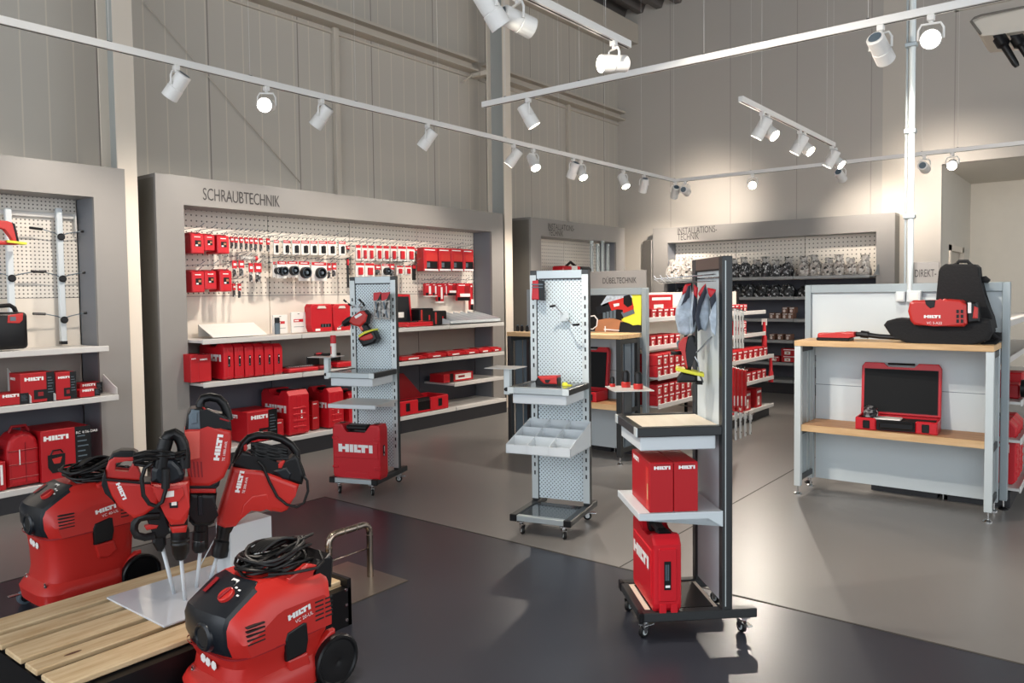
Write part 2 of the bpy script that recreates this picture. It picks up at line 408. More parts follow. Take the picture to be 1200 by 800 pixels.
def column(y0, lab):
    b = MB(); y1 = y0+.155; ym = (y0+y1)/2
    b.box(-6.345, -6.33, y0, y1, 0, ZC, m_col); b.box(-6.61, -6.595, y0, y1, 0, ZC, m_col); b.box(-6.595, -6.345, ym-.006, ym+.006, 0, ZC, m_colside)
    b.box(-6.9, -6.61, ym-.05, ym+.05, 4.40, 4.46, m_col)
    o = b.build('steel_column'); tag(o, lab, 'column', 'steel columns on the panelled wall')
column(2.965, 'cream steel column between the two wall displays at left'); column(7.925, 'cream steel column right of the long screw display')
b = MB()
b.tube([onx(168, 2, -6.87), onx(352, 214, -6.87)], 0.004, m_beam, 6); struct('trim_7', b)
b = MB(); b.tube([onx(553, 88, -6.75), onx(572, 85, -6.75)], 0.02, m_beam, 6); b.tube([onx(553, 88, -6.75), onx(542, 97, -6.85)], 0.01, m_beam, 6)
struct('trim_8', b)
b = MB(); p = ony(1124, 8, YB-.03); b.box(p.x, 8, YB-.04, YB+.02, p.z, ZC, m_skyp); b.box(p.x-.05, p.x, YB-.05, YB+.02, p.z-.05, ZC, m_plain); b.box(p.x-.05, 8, YB-.05, YB+.02, p.z-.05, p.z, m_plain)
struct('window_1', b)

# ------------------------------------------------------------------ wall displays
XF, XP = -6.315, -6.62
def wall_display(name, label, axis, a0, a1, o0, o1, F, P, shelves, base, header, pegsplit, pegbot, pegm, loc, shm, kick, right_return=True, lip=None, side_lo=True):
    """axis 1: runs along Y on the left wall; axis 0: runs along X on the back wall.  F frame plane, P peg plane"""
    T = thing(name, label, 'wall display', loc)
    sg = 1 if axis == 1 else -1
    def B(mb, u0, u1, v0, v1, z0, z1, m, bev=0):
        if axis == 1: mb.box(v0-loc[0], v1-loc[0], u0-loc[1], u1-loc[1], z0, z1, m, bev)
        else: mb.box(u0-loc[0], u1-loc[0], v0-loc[1], v1-loc[1], z0, z1, m, bev)
    th = 0.03*sg; top, ot = 2.54, 2.295; Wl = XL+.02 if axis == 1 else YB-.02
    q = MB(); B(q, o0, o1, F-th, F, ot, top, m_frame); B(q, a0+.001, a1-.001, Wl, F-th, top-.03, top, m_frame); hd = q.build('header_panel', T)
    for lines in header:
        tb = MB(); t, px, py, px2, py2 = lines
        if axis == 1:
            p0 = onx(px, py, F+.004*sg); p1 = onx(px2, py2, F+.004*sg); h = p0.z-0
            tb.text(t, (F+.004-loc[0], p0.y-loc[1], p0.z), (0, 1, 0), (0, 0, 1), lines_h, m_txt, p1.y-p0.y)
        else:
            p0 = ony(px, py, F-.004); p1 = ony(px2, py2, F-.004)
            tb.text(t, (p0.x-loc[0], F-.004-loc[1], p0.z), (1, 0, 0), (0, 0, 1), lines_h, m_txt, p1.x-p0.x)
        tb.build('lettering', hd)
    q = MB(); B(q, a0, o0, F-th, F, 0, top, m_frame); q.build('front_post', T)
    q = MB(); B(q, o1, a1, F-th, F, 0, top, m_frame); q.build('front_post', T)
    q = MB(); B(q, a0, a0+.02, Wl, F-th, 0, top-.03, m_sideD); q.build('side_panel', T, 'dark grey side panel')
    q = MB(); B(q, a1-.02, a1, Wl, F-th, 0, top-.03, m_sideD); q.build('side_panel', T)
    for u0, u1 in ((o0-.02, o0), (o1, o1+.02)):
        q = MB(); B(q, u0, u1, P, F-th, 0, ot, m_return); q.build('return_panel', T)
    q = MB(); B(q, o0, o1, P, F-th, ot, ot+.02, m_frame); q.build('soffit', T)
    ps = pegsplit
    for i in range(len(ps)-1):
        q = MB(); B(q, ps[i]+.004, ps[i+1]-.004, P-.015*sg, P, pegbot, ot, pegm)
        q.build('pegboard', T)
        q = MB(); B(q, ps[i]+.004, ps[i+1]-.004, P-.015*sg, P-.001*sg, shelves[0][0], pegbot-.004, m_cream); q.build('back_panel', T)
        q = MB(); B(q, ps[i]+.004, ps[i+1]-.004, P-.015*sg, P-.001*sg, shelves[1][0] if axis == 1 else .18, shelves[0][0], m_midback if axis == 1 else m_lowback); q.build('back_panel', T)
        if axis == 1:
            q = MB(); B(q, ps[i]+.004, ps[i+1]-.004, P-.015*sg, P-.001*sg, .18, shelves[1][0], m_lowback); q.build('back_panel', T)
    q = MB(); B(q, ps[0], ps[-1], P-.03*sg, P-.016*sg, .1, ot, m_kick); q.build('rear_rail', T)
    for z, fr, u0, u1, joints in shelves+[base]:
        cuts = [u0]+joints+[u1]
        for i in range(len(cuts)-1):
            q = MB(); c0, c1 = cuts[i]+.003, cuts[i+1]-.003
            B(q, c0, c1, P, fr-.012*sg, z+.012, z+.035, shm); B(q, c0, c1, fr-.012*sg, fr, z, z+.045, shm, .004)
            q.build('shelf', T)
    q = MB(); B(q, base[2], base[3], P, base[1]-.004*sg, 0.0, base[0], m_kick); q.build('kickboard', T)
    return T
lines_h = 0.11
ps2 = [3.51, 4.54, 5.57, 6.60, 7.63]
U2 = wall_display('wall_display', 'long grey framed wall display headed SCHRAUBTECHNIK with pegboard and shelves', 1, 3.261, 7.87, 3.504, 7.632, XF, XP,
    [(1.10, -6.115, 3.52, 7.62, [4.54, 6.60]), (.73, -6.115, 3.52, 7.62, [4.54, 6.65]), (.417, -6.12, 6.68, 7.62, [])], (.14, -6.09, 3.52, 7.62, [4.92, 6.67]),
    [('SCHRAUBTECHNIK', 238, 234, 328, 242)], ps2, 1.515, m_pegL, (XF, 3.261, 0), m_shelf, True)
lines_h = 0.10
U1 = wall_display('wall_display', 'grey framed wall display cut off by the left edge with hook rails', 1, -0.3, 3.011, 0.2, 2.764, XF, XP,
    [(1.095, -6.115, .25, 2.755, [1.5]), (.715, -6.08, .25, 2.80, [1.5])], (.12, -6.09, .25, 2.755, [1.5]),
    [], [.2, 1.48, 2.76], 1.515, m_pegU1, (XF, 1.5, 0), m_shelf, True)
lines_h = 0.085
U3 = wall_display('wall_display', 'grey framed wall display headed INSTALLATIONSTECHNIK in the corner behind the perforated trolley', 1, 8.467, 11.01, 8.705, 10.737, XF, XP,
    [(1.10, -6.115, 8.71, 10.73, [9.7]), (.73, -6.115, 8.71, 10.73, [9.7])], (.14, -6.09, 8.71, 10.73, [9.7]),
    [('INSTALLATIONS-', 642.5, 268, 673, 270), ('TECHNIK', 643, 275.5, 660, 276)], [8.71, 9.71, 10.73], 1.3, m_pegL, (XF, 8.467, 0), m_shelf, True)
YF, YP = 11.5, 11.79
lines_h = 0.105
U4 = wall_display('wall_display', 'grey framed wall display headed INSTALLATIONSTECHNIK on the far back wall', 0, -6.067, -2.415, -5.805, -2.647, YF, YP,
    [(1.66, 11.22, -5.79, -2.66, [-4.71, -3.69]), (1.367, 11.25, -5.79, -2.66, [-4.71, -3.69]), (1.045, 11.25, -5.79, -2.66, [-4.71, -3.69]), (.735, 11.25, -5.79, -2.66, [-4.71, -3.69]), (.41, 11.25, -5.79, -2.66, [-4.71, -3.69])],
    (.155, 11.25, -5.79, -2.66, [-4.71, -3.69]),
    [('INSTALLATIONS-', 794, 274.5, 840, 270), ('TECHNIK', 794, 281.5, 819, 279.5)], [-5.80, -4.76, -3.70, -2.65], 1.71, m_pegB, (-6.067, YF, 0), m_shelfG, True)
b = MB(); b.box(0, .35, 0, .02, 0, 2.36, m_frame); 
solo('filler_panel', b, 'grey angled filler panel at the left end of the far display', 'panel', None, (-6.08, 11.5, 0), math.radians(140))

# ------------------------------------------------------------------ goods on the long display
def hang(px0, py0, px1, py1, style, label, group, X=-6.42, th=.03):
    """flat pack hanging on a hook of the left-wall pegboard, bounded by sight lines"""
    pm = onx((px0+px1)/2, (py0+py1)/2, X); y0 = onx(px0, (py0+py1)/2, X).y; y1 = onx(px1, (py0+py1)/2, X).y
    z1 = onx((px0+px1)/2, py0, X).z; z0 = onx((px0+px1)/2, py1, X).z
    w, h = y1-y0, z1-z0; T = thing('hanging_pack', label, 'pack', (X, (y0+y1)/2, z0), 0, group)
    b = MB(); f = MB(); ux, uz = (0, 1, 0), (0, 0, 1)
    def R(a0, a1, c0, c1, m, e=.001): f.rect((e, -w/2, 0), ux, uz, a0*w, a1*w, c0*h, c1*h, m)
    if style == 'box':
        b.box(-th, 0, -w/2, w/2, 0, h*.93, m_red, .008)
        b.prism([(-w/2, h*.93), (w/2, h*.93), (w*.38, h), (-w*.38, h)], (-th/2, 0, 0), (0, 1, 0), (0, 0, 1), (1, 0, 0), th*.6, m_redD)
        R(.24, .7, .76, .80, m_logo); R(.28, .75, .33, .62, m_blk); R(.32, .5, .35, .42, m_logo, .002); R(.5, .7, .45, .55, m_tan, .002)
    elif style == 'card':
        b.box(-.012, 0, -w/2, w/2, 0, h, m_paper); R(.02, .98, .78, .98, m_red); R(.1, .8, .86, .91, m_logo, .002)
        R(.3, .45, .12, .62, m_blk); R(.55, .72, .2, .68, m_gry); b.box(0, .015, -w*.1, w*.28, h*.12, h*.64, m_blk, .005)
    elif style == 'redcard':
        b.box(-.012, 0, -w/2, w/2, 0, h, m_paper); R(.02, .98, .8, .98, m_red); b.box(0, .02, -w*.25, w*.25, h*.12, h*.66, m_red, .005)
    elif style == 'disc':
        b.box(-.012, 0, -w/2, w/2, 0, h, m_paper); R(.02, .98, .82, .99, m_red); R(.2, .8, .88, .93, m_logo, .002)
        r = min(w, h*.7)*.42; c = V((0, .03*w, h*.42)); b.prof(c, (1, 0, 0), [(0, r), (.045, r), (.045, r*.72), (.012, r*.7)], m_blk, 20)
        b.prof(c, (1, 0, 0), [(.0, r*.3), (.05, r*.28)], m_gry, 10); b.tube([c+V((.046, r*.84*math.cos(q*math.pi/8), r*.84*math.sin(q*math.pi/8))) for q in range(16)], r*.05, m_gry, 5, True)
    elif style == 'small':
        b.box(-.012, 0, -w/2, w/2, h*.5, h, m_red, .003); R(.2, .8, .68, .82, m_logo, .003); b.box(-.02, .004, -w*.3, w*.3, 0, h*.52, m_bits, .004)
    elif style == 'blister':
        b.box(-th, 0, -w/2, w/2, 0, h, m_red, .006); R(0.05, .8, .88, .92, m_logo); R(.12, .16, .12, .8, m_orange); R(.12, .95, .76, .79, m_orange)
        R(.2, .95, .45, .74, m_orange); R(.2, .95, .1, .42, m_blk); R(0.05, 1, .01, .09, m_logo); R(.2, .42, .16, .36, m_gry, .002)
    elif style == 'redwhite':
        b.box(-th, 0, -w/2, w/2, h*.08, h, m_red, .005); b.box(-th, 0, -w/2, w/2, 0, h*.08, m_paper); R(.5, .8, .2, .8, m_logo); R(.1, .6, .86, .9, m_logo); R(.05, .45, .1, .3, m_blk)
    elif style == 'dark':
        b.box(-th, 0, -w/2, w/2, 0, h, m_red, .006); R(.1, .6, .86, .91, m_logo); R(.55, .95, .3, .85, m_redD); R(.2, 1, .22, .4, m_logo, .002); R(0, 1, 0, .2, m_blk)
    elif style == 'rod':
        b.box(-.02, 0, -w/2, w/2, 0, h, m_blk, .004); b.box(-.022, .003, -w/2, w/2, h*.75, h*.95, m_red, .003)
    elif style == 'roll':
        b.cyl((0, -w/2, h/2), (0, w/2, h/2), h/2, m_bag); b.cyl((0, w*.4, h/2), (0, w/2+.01, h/2), h*.55, m_red)
    bo = b.build('packaging', T)
    if f.f: f.build('print', bo)
    # the hook it hangs on belongs to the pegboard
    hk = MB(); zt = z1-.012
    yh = (y0+y1)/2-3.261; hk.tube([(XP-XF, yh, zt+.004), (X-.005-XF, yh, zt+.004), (X+.06-XF, yh, zt+.035)], .0032, m_gry, 5); hk.tube([(XP-XF, yh+.008, zt+.05), (X+.03-XF, yh+.008, zt+.06), (X+.10-XF, yh+.008, zt+.085)], .0026, m_gry, 4)
    ho = hk.build('peg_hook', U2)
    return T
g1 = 'red boxed packs on the upper hooks'; 
for i, (a, t, c, d) in enumerate(((224, 272, 239.5, 297), (239.7, 273.5, 252, 294), (255, 274.6, 269, 297))):
    hang(a, t, c, d, 'box', 'red boxed pack on the upper row of hooks, %s from left' % ORD[i], g1, -6.36, .2)
for i, (a, t, c, d) in enumerate(((225, 316, 240, 342.5), (240.3, 316, 254, 339), (258, 315, 272, 341.5))):
    hang(a, t, c, d, 'box', 'red boxed pack on the lower row of hooks, %s from left' % ORD[i], 'red boxed packs on the lower hooks', -6.36, .2)
for i, x in enumerate((272, 277, 283, 289, 294.5, 300, 306, 314.5)):
    hang(x-2, 277+i*.3, x+2.2, 291+i*.5, 'small', 'small red topped bit pack in the upper row, %s from left' % ORD[i], 'small bit packs, upper row')
for i, (a, t, c, d) in enumerate(((272.5, 305, 278, 324), (280, 305, 286.5, 323), (292, 308, 297, 330), (298.5, 308, 307, 330))):
    hang(a, t, c, d, 'small', 'small red topped bit pack in the middle row, %s from left' % ORD[i], 'small bit packs, middle row')
for i, (a, t, c, d) in enumerate(((272.8, 332, 276.5, 348), (279, 332, 283, 349))):
    hang(a, t, c, d, 'small', 'small red topped bit pack in the lowest row, %s' % ('left one', 'right one')[i], 'small bit packs, lowest row')
hang(281, 300, 300, 305, 'roll', 'thin clear rolled tool with red end hanging between bit pack rows', None)
for i, (a, c) in enumerate(((321, 327), (332, 340), (342.6, 351.6), (353, 362.6), (363.8, 372), (373.5, 383.5), (384.4, 393.8), (397.2, 405))):
    hang(a, 281+i*.2, c, 298+i*.15, 'card', 'white card pack with red header in the upper cutter row, %s from left' % ORD[i], 'white carded packs, upper cutter row')
hang(406.5, 288, 410, 296, 'small', 'tiny red pack at the right end of the upper cutter row', None)
for i, (a, t, c, d) in enumerate(((320, 306.5, 329, 325), (325, 306, 336, 326), (336.5, 306, 349, 325), (349.8, 306, 363, 329), (365, 307, 383, 329))):
    hang(a, t, c, d, 'disc', 'white card with black round cutter, %s from left' % ORD[i], 'carded round cutters', -6.42+(.03 if i == 1 else 0))
hang(384, 308, 388, 326, 'small', 'silver cutter pack with red top right of the round cutters', None); hang(389.2, 308, 394.4, 324, 'small', 'silver cutter pack next to the black rod tool', None)
hang(407.4, 302, 409.2, 337, 'rod', 'thin black rod tool hanging above the drill trolley', None)
for i, (a, c) in enumerate(((417, 422.7), (424.4, 430.3), (431.4, 438.4), (441, 447.6), (449.2, 456), (458, 464.7), (466.4, 476), (477, 486))):
    hang(a, 286.6+i*.25, c, 305.2+i*.1, 'redcard', 'white card pack with red tool above the drill trolley, %s from left' % ORD[i], 'white carded red tools, upper row')
hang(486.2, 290.6, 489.4, 297, 'small', 'tiny red pack right of the carded red tools', None)
hang(417, 307.6, 427, 324, 'redcard', 'white card with wide red tool, left in the second row', None); hang(428, 308, 438.9, 324, 'redcard', 'white card with wide red tool, next to the left one', None)
hang(439.5, 310, 446.5, 322, 'small', 'red topped clear pack in the second row above the drill trolley', None); hang(447.6, 309, 456.4, 324, 'disc', 'white card with small black ring above the drill trolley', None)
hang(457, 309, 462.5, 323, 'small', 'red topped clear pack right of the small ring card', None)
hang(465, 311, 472.5, 322, 'redcard', 'short white card pack right of the drill trolley, left one', None); hang(475, 311, 482, 322, 'redcard', 'short white card pack right of the drill trolley, right one', None)
hang(483.8, 310, 487.4, 328, 'rod', 'black and red tool hanging right of the short white cards', None)
for i, (a, t, c) in enumerate(((496.7, 290, 513.4), (514.4, 290.6, 528.5), (529, 291, 542.6), (543.2, 292, 555))):
    hang(a, t, c, 317.5, 'blister', 'large red blade pack with dark window, %s from left' % ORD[i], 'large red blade packs', -6.44, .12)
for i, (a, c, d, s) in enumerate(((498.4, 506.7, 347.5, 'redwhite'), (507, 512.4, 347.5, 'redwhite'), (512.8, 520.2, 354.8, 'redwhite'), (520.6, 524.2, 347.5, 'redwhite'), (524.6, 534.4, 346, 'dark'), (536, 550.7, 352, 'dark'), (551.3, 554.5, 363, 'dark'))):
    hang(a, 331.8, c, d, s, 'narrow red pack below the large blade packs, %s from left' % ORD[i], 'red packs under the blade packs', -6.5, .04)

def yz(px0, py0, px1, py1, X):
    return onx(px0, (py0+py1)/2, X).y, onx(px1, (py0+py1)/2, X).y, onx((px0+px1)/2, py1, X).z, onx((px0+px1)/2, py0, X).z
def carton(name, label, cat, x0, x1, y0, y1, z0, z1, group=None, blackside=None, lg=True, col=None, extra=None):
    """printed cardboard box; front is +X"""
    T = thing(name, label, cat, ((x0+x1)/2, (y0+y1)/2, z0), 0, group)
    hx, hy, h = abs(x1-x0)/2, abs(y1-y0)/2, z1-z0; b = MB(); b.box(-hx, hx, -hy, hy, 0, h, col or m_redC, .003)
    bo = b.build('carton', T); f = MB(); w = 2*hy
    if lg: f.logo((hx+.001, -hy+.12*w, h*.86-.12*min(w, h)), (0, 1, 0), (0, 0, 1), .56*w)
    if lg: f.logo((-hx+.2*hx, -hy-.001, h*.86-.1*min(2*hx, h)), (1, 0, 0), (0, 0, 1), hx*.9)
    if extra == 'tool':
        f.rect((hx+.0015, 0, 0), (0, 1, 0), (0, 0, 1), -.12*w, .3*w, h*.1, h*.42, m_blk); f.rect((hx+.002, 0, 0), (0, 1, 0), (0, 0, 1), 0, .16*w, h*.2, h*.34, m_redD)
    if blackside:
        f.box(hx-.01, hx+.0012, hy-blackside*w, hy+.0012, 0, h+.001, m_blk)
        for k in range(6): f.rect((hx+.002, hy-blackside*w*.85, h*(.8-.1*k)), (0, 1, 0), (0, 0, 1), 0, blackside*w*(.5+.1*(k % 3)), 0, h*.025, m_gry)
    f.build('print', bo)
    return T
# top shelf
b = MB(); A = onx(232, 381, -6.55); Bq = onx(297, 379, -6.55); Cq = onx(313, 391.5, -6.2); D = onx(250, 396.5, -6.2)
n_ = V((0, 0, .006)); L0 = V((-6.3, 4.1, 1.145))
z_ = 1.147
pts = [V((A.x, A.y, A.z)), V((A.x, Bq.y, A.z)), V((Cq.x, Cq.y, z_+.002)), V((D.x, D.y, z_+.002))]
b.add([p-L0 for p in pts]+[p+n_-L0 for p in pts], [(0, 1, 2, 3), (4, 5, 6, 7), (0, 1, 5, 4), (1, 2, 6, 5), (2, 3, 7, 6), (3, 0, 4, 7)], m_paper)
b.box(A.x-L0.x, A.x+.005-L0.x, A.y-L0.y, Bq.y-L0.y, 0, A.z-L0.z, m_paper)
solo('display_board', b, 'white sloping price board lying on the top shelf', 'board', None, L0)
p = onx(325, 387, -6.24)
T = thing('spray_can', 'black and grey spray can standing left of the white cards', 'can', (-6.24, p.y, 1.147))
b = MB(); b.prof((0, 0, 0), (0, 0, 1), [(0, .026), (.1, .027), (.105, .027)], m_gry); b.build('can_body', T); b = MB(); b.prof((0, 0, .105), (0, 0, 1), [(0, .024), (.05, .024), (.052, .02)], m_blk); b.build('cap', T)
for i, (a, t, c, d) in enumerate(((320, 366, 337, 388), (341.5, 362.5, 358.5, 386.5))):
    y0, y1, z0, z1 = yz(a, t, c, d, -6.3 if i == 0 else -6.3); b = MB(); b.box(0, .02, 0, y1-y0, 0, z1-z0, m_paper, .004); w = y1-y0; h = z1-z0
    b.rect((.0215, 0, 0), (0, 1, 0), (0, 0, 1), w*.15, w*.8, h*.52, h*.66, m_red); b.rect((.022, 0, 0), (0, 1, 0), (0, 0, 1), w*.2, w*.5, h*.56, h*.62, m_logo)
    b.rect((.022, 0, 0), (0, 1, 0), (0, 0, 1), w*.42, w*.55, h*.9, h*.93, m_blk); b.rect((.022, 0, 0), (0, 1, 0), (0, 0, 1), w*.15, w*.85, h*.28, h*.3, m_gry)
    solo('card_pack', b, 'white card pack with red stripe, %s' % ('behind the spray can' if i == 0 else 'left of the red case lids'), 'pack', None, (-6.32 if i == 0 else -6.32, y0, 1.147))
def case_half(a, t, c, d, X, label):
    y0, y1, z0, z1 = yz(a, t, c, d, X); w, h = y1-y0, z1-z0; T = thing('case_shell', label, 'case', (X, (y0+y1)/2, 1.147)); h = z1-1.147
    b = MB(); ol = [(-w/2+.03, 0), (w/2-.01, 0), (w/2, .03), (w/2, h-.02), (w/2-.02, h), (-w/2+.02, h), (-w/2, h-.03), (-w/2, .08)]
    b.prism(ol, (-.05, 0, 0), (0, 1, 0), (0, 0, 1), (1, 0, 0), .1, m_red, .008); b.build('shell', T)
    f = MB(); f.prism([(-w*.2, h*.84), (w*.2, h*.84), (w*.14, h*.93), (-w*.14, h*.93)], (.004, 0, 0), (0, 1, 0), (0, 0, 1), (1, 0, 0), .008, m_cream); f.build('handle_opening', T)
    f = MB(); f.rect((.002, 0, 0), (0, 1, 0), (0, 0, 1), -w*.05, w*.42, h*.16, h*.28, m_blk)
    for k in range(3): f.rect((.003, 0, 0), (0, 1, 0), (0, 0, 1), w*(.02+.13*k), w*(.06+.13*k), h*.17, h*.27, m_gry)
    f.rect((.003, 0, 0), (0, 1, 0), (0, 0, 1), -w*.3, -w*.08, h*.04, h*.12, m_paper); f.build('bit_slots', T)
case_half(364, 356, 389.6, 387.5, -6.22, 'red plastic case half standing on the top shelf, left one'); case_half(390.4, 356, 411, 386.5, -6.22, 'red plastic case half standing on the top shelf, right one behind the drill')
# open case right of trolley
y0, y1, z0, z1 = yz(464, 345, 480.6, 374, -6.4)
T = thing('open_tool_case', 'open red case with grey lid lining right of the drill trolley', 'case', (-6.3, (y0+y1)/2, 1.147)); w = y1-y0+.1
b = MB(); b.prism([(-w/2, .03), (w/2, .03), (w*.42, z1-1.147), (-w/2, z1-1.147+.01)], (-.14, 0, 0), (0, 1, 0), (0, 0, 1), V((1, 0, .0)), .04, m_red, .006)
b.prism([(-w*.45, .04), (w*.4, .04), (w*.3, z1-1.17), (-w*.45, z1-1.17)], (-.115, 0, 0), (0, 1, 0), (0, 0, 1), V((1, 0, .0)), .012, m_navy); b.rect((-.105, 0, 0), (0, 1, 0), (0, 0, 1), -w*.3, w*.05, .1, .16, m_paper); b.build('lid', T)
b = MB(); b.box(-.12, .14, -w/2, w/2+.08, 0, .05, m_red, .008); b.box(-.1, .12, -w*.3, w/2+.05, .045, .055, m_blk); b.build('tray', T)
y0, y1, z0, z1 = yz(481, 375, 501, 383, -6.2)
b = MB(); b.box(-.1, .02, 0, y1-y0, 0, .03, m_blk, .006); b.tube([(0.0, 0.03, .035), (0, (y1-y0)*.5, .05), (0, y1-y0, .04)], .014, m_redV, 8)
b.cyl((-.05, .05, .04), (0, .12, .05), .02, m_blk); solo('oscillating_tool', b, 'small red and black tool lying before the black charger boxes', 'tool', None, (-6.2, y0, 1.147))
for i, (a, t, c, d) in enumerate(((492.5, 361, 508.6, 381), (509.2, 364, 524, 380))):
    y0, y1, z0, z1 = yz(a, t, c, d, -6.28); w = y1-y0; h = z1-1.147; T = thing('black_tool_box', 'black plastic box with red trim, %s' % ('left and taller' if i == 0 else 'right and lower'), 'box', (-6.28, (y0+y1)/2, 1.147))
    b = MB(); b.box(-.16, 0, -w/2, w/2, 0, h, m_blk, .012); b.build('shell', T); f = MB(); f.box(-.16, .006, -w/2+.01, -w/2+.035, .01, h*.9, m_redV, .004); f.rect((.002, 0, 0), (0, 1, 0), (0, 0, 1), w*.1, w*.2, h*.3, h*.6, m_red); f.build('trim_strip', T)
y0, y1, z0, z1 = yz(527, 363, 589, 380, -6.16)
T = thing('divider_tray', 'white divided tray of small red packs at the right end of the top shelf', 'tray', (-6.16, y0, 1.147)); w = 7.60-y0
b = MB(); b.box(-.44, 0, 0, w, 0, .012, m_shelf); b.box(-.006, 0, 0, w, 0, .045, m_white); b.build('tray_base', T)
for k in range(8):
    f = MB(); u = w*k/7; f.prism([(-.44, 0), (0, 0), (0, .05), (-.44, .14)], (0, max(.004, min(u, w-.004)), 0), (1, 0, 0), (0, 0, 1), (0, 1, 0), .006, m_white); f.build('divider', T)
for k in range(6):
    u = w*(k+1.5)/7; f = MB(); f.box(-.12, 0, -w*.045, w*.045, 0, .02, m_red if k % 2 else m_redD, .003); f.box(-.06, .001, 0, w*.04, 0.002, .021, m_blk if k % 3 == 0 else m_logo)
    solo('small_pack', f, 'small red pack in the divided tray, %s from left' % ORD[k], 'pack', 'small red packs in the divided tray', (-6.175, y0+u, 1.16))
# second shelf
ZS = .777
for i, (a, t, c, d) in enumerate(((216, 416, 226.3, 444), (226.7, 416, 250.6, 443.5))):
    y0, y1, z0, z1 = yz(a, t, c, d, -6.16)
    carton('carton', 'red cardboard box on the second shelf, %s' % ('cut off by the display post' if i == 0 else 'left of the slim cases'), 'box', -6.5, -6.2, max(y0, 3.53), y1, ZS, z1)
def slim_case(y0, y1, h, label, group, x0=-6.56, x1=-6.16, z=ZS, logo=True, win=True):
    T = thing('tool_case', label, 'case', ((x0+x1)/2, (y0+y1)/2, z), 0, group); w = y1-y0; d = (x1-x0)/2
    b = MB(); ol = [(-d, .02), (-d+.02, 0), (d-.02, 0), (d, .02), (d, h*.9), (d-.04, h), (.1, h), (.07, h*.86), (-.07, h*.86), (-.1, h), (-d+.04, h), (-d, h*.9)]
    b.prism(ol, (0, 0, 0), (1, 0, 0), (0, 0, 1), (0, 1, 0), w*.96, m_red, .010)
    b.box(d-.004, d+.003, -w*.12, w*.12, .02, h*.88, m_red, .002); bo = b.build('shell', T)
    b = MB(); b.box(-.07, .07, -w*.22, w*.22, h*.92, h*.99, m_blk, .008); b.build('handle', T)
    f = MB()
    if logo: f.logo((-d*.7, -w*.48-.0015, h*.5), (1, 0, 0), (0, 0, 1), d*1.5)
    if win: f.rect((d+.004, 0, 0), (0, 1, 0), (0, 0, 1), -w*.1, w*.1, h*.35, h*.66, m_blk); f.rect((d+.005, 0, 0), (0, 1, 0), (0, 0, 1), -w*.02, w*.08, h*.58, h*.62, m_logo); f.rect((d+.005, 0, 0), (0, 1, 0), (0, 0, 1), -w*.08, w*.02, h*.38, h*.42, m_gry)
    else:
        f.rect((d+.004, 0, 0), (0, 1, 0), (0, 0, 1), w*.06, w*.12, h*.42, h*.55, m_logo); f.rect((d+.004, 0, 0), (0, 1, 0), (0, 0, 1), w*.05, w*.13, h*.36, h*.39, m_logo)
        for k in range(4): f.box(d-.004, d+.006, -w*.3, w*.3, h*(.15+.14*k), h*(.2+.14*k), m_red, .004)
    f.build('print', bo)
    return T
yprev = onx(262, 422, -6.16).y
for i, (a, c) in enumerate(((262, 274.4), (275, 286.4), (287, 298), (298.7, 309.6), (310.2, 320.8), (321.4, 331.6))):
    ya, yb = onx(a, 422, -6.16).y, onx(c, 422, -6.16).y
    slim_case(ya, yb, onx((a+c)/2, 402.5, -6.16).z-ZS, 'slim red tool case standing on edge, %s from left' % ORD[i], 'slim red cases in a row on the second shelf')
y0, y1, z0, z1 = yz(336, 425, 371, 434, -6.2)
T = thing('bit_tray', 'flat red tray of silver bits beside the slim cases', 'tray', (-6.28, (y0+y1)/2, ZS)); w = y1-y0
b = MB(); b.box(-.12, .12, -w/2, w/2, 0, .035, m_red, .01); b.build('tray', T); b = MB()
for k in range(12): b.cyl((-.09, -w*.42+k*w*.075, .04), (.06, -w*.42+k*w*.075, .045), .009, m_chrome, n=6)
b.build('bit_row', T)
y0, y1, z0, z1 = yz(371, 419, 386, 432, -6.25); T = thing('open_bit_case', 'open black and red bit case left of the drill trolley', 'case', (-6.3, (y0+y1)/2, ZS)); w = y1-y0
b = MB(); b.box(-.1, .1, -w/2, w/2, 0, .03, m_redD, .008); b.build('base', T); b = MB(); b.box(-.12, -.1, -w/2, w/2, .02, .12, m_blk, .008); b.build('lid', T)
y0, y1, z0, z1 = yz(392, 419, 411, 430, -6.25); T = thing('open_bit_case', 'open black and red bit case half hidden by the drill trolley', 'case', (-6.3, (y0+y1)/2, ZS)); w = y1-y0
b = MB(); b.box(-.1, .1, -w/2, w/2, 0, .05, m_red, .008); b.build('base', T); b = MB(); b.box(-.12, -.1, -w/2, w/2, .02, .13, m_blk, .008); b.build('lid', T)
for i, (a, c) in enumerate(((468, 498), (499, 521), (522, 542.5), (543, 559), (559.5, 574), (574.5, 586.5))):
    ya, yb = onx(a, 415, -6.2).y, min(onx(c, 412, -6.2).y, 7.62); w = yb-ya
    T = thing('flat_case', 'flat red case lying at the shelf edge, %s from left' % ORD[i], 'case', (-6.3, (ya+yb)/2, ZS), 0, 'flat red cases lying in a row')
    b = MB(); b.box(-.14, .14, -w/2, w/2, 0, .045 if i else .03, m_redC, .014, seg=2); b.box(-.1, .1, -w*.4, w*.4, .043 if i else .028, .055 if i else .04, m_redC, .006); b.build('shell', T)
    f = MB(); f.rect((.1405, 0, 0), (0, 1, 0), (0, 0, 1), -w*.25, w*.15, .012, .026, m_logo); f.rect((0, 0, .0565 if i else .0415), (0, 1, 0), (1, 0, 0), -w*.25, w*.2, 0.02, .05, m_logo); f.build('print', T)
y0, y1, z0, z1 = yz(521.5, 436.5, 556, 447, -6.2)
T = carton('carton', 'long red carton with white printed label on the short third shelf', 'box', -6.45, -6.22, y0, y1, .463, z1-.002, None, None, False)
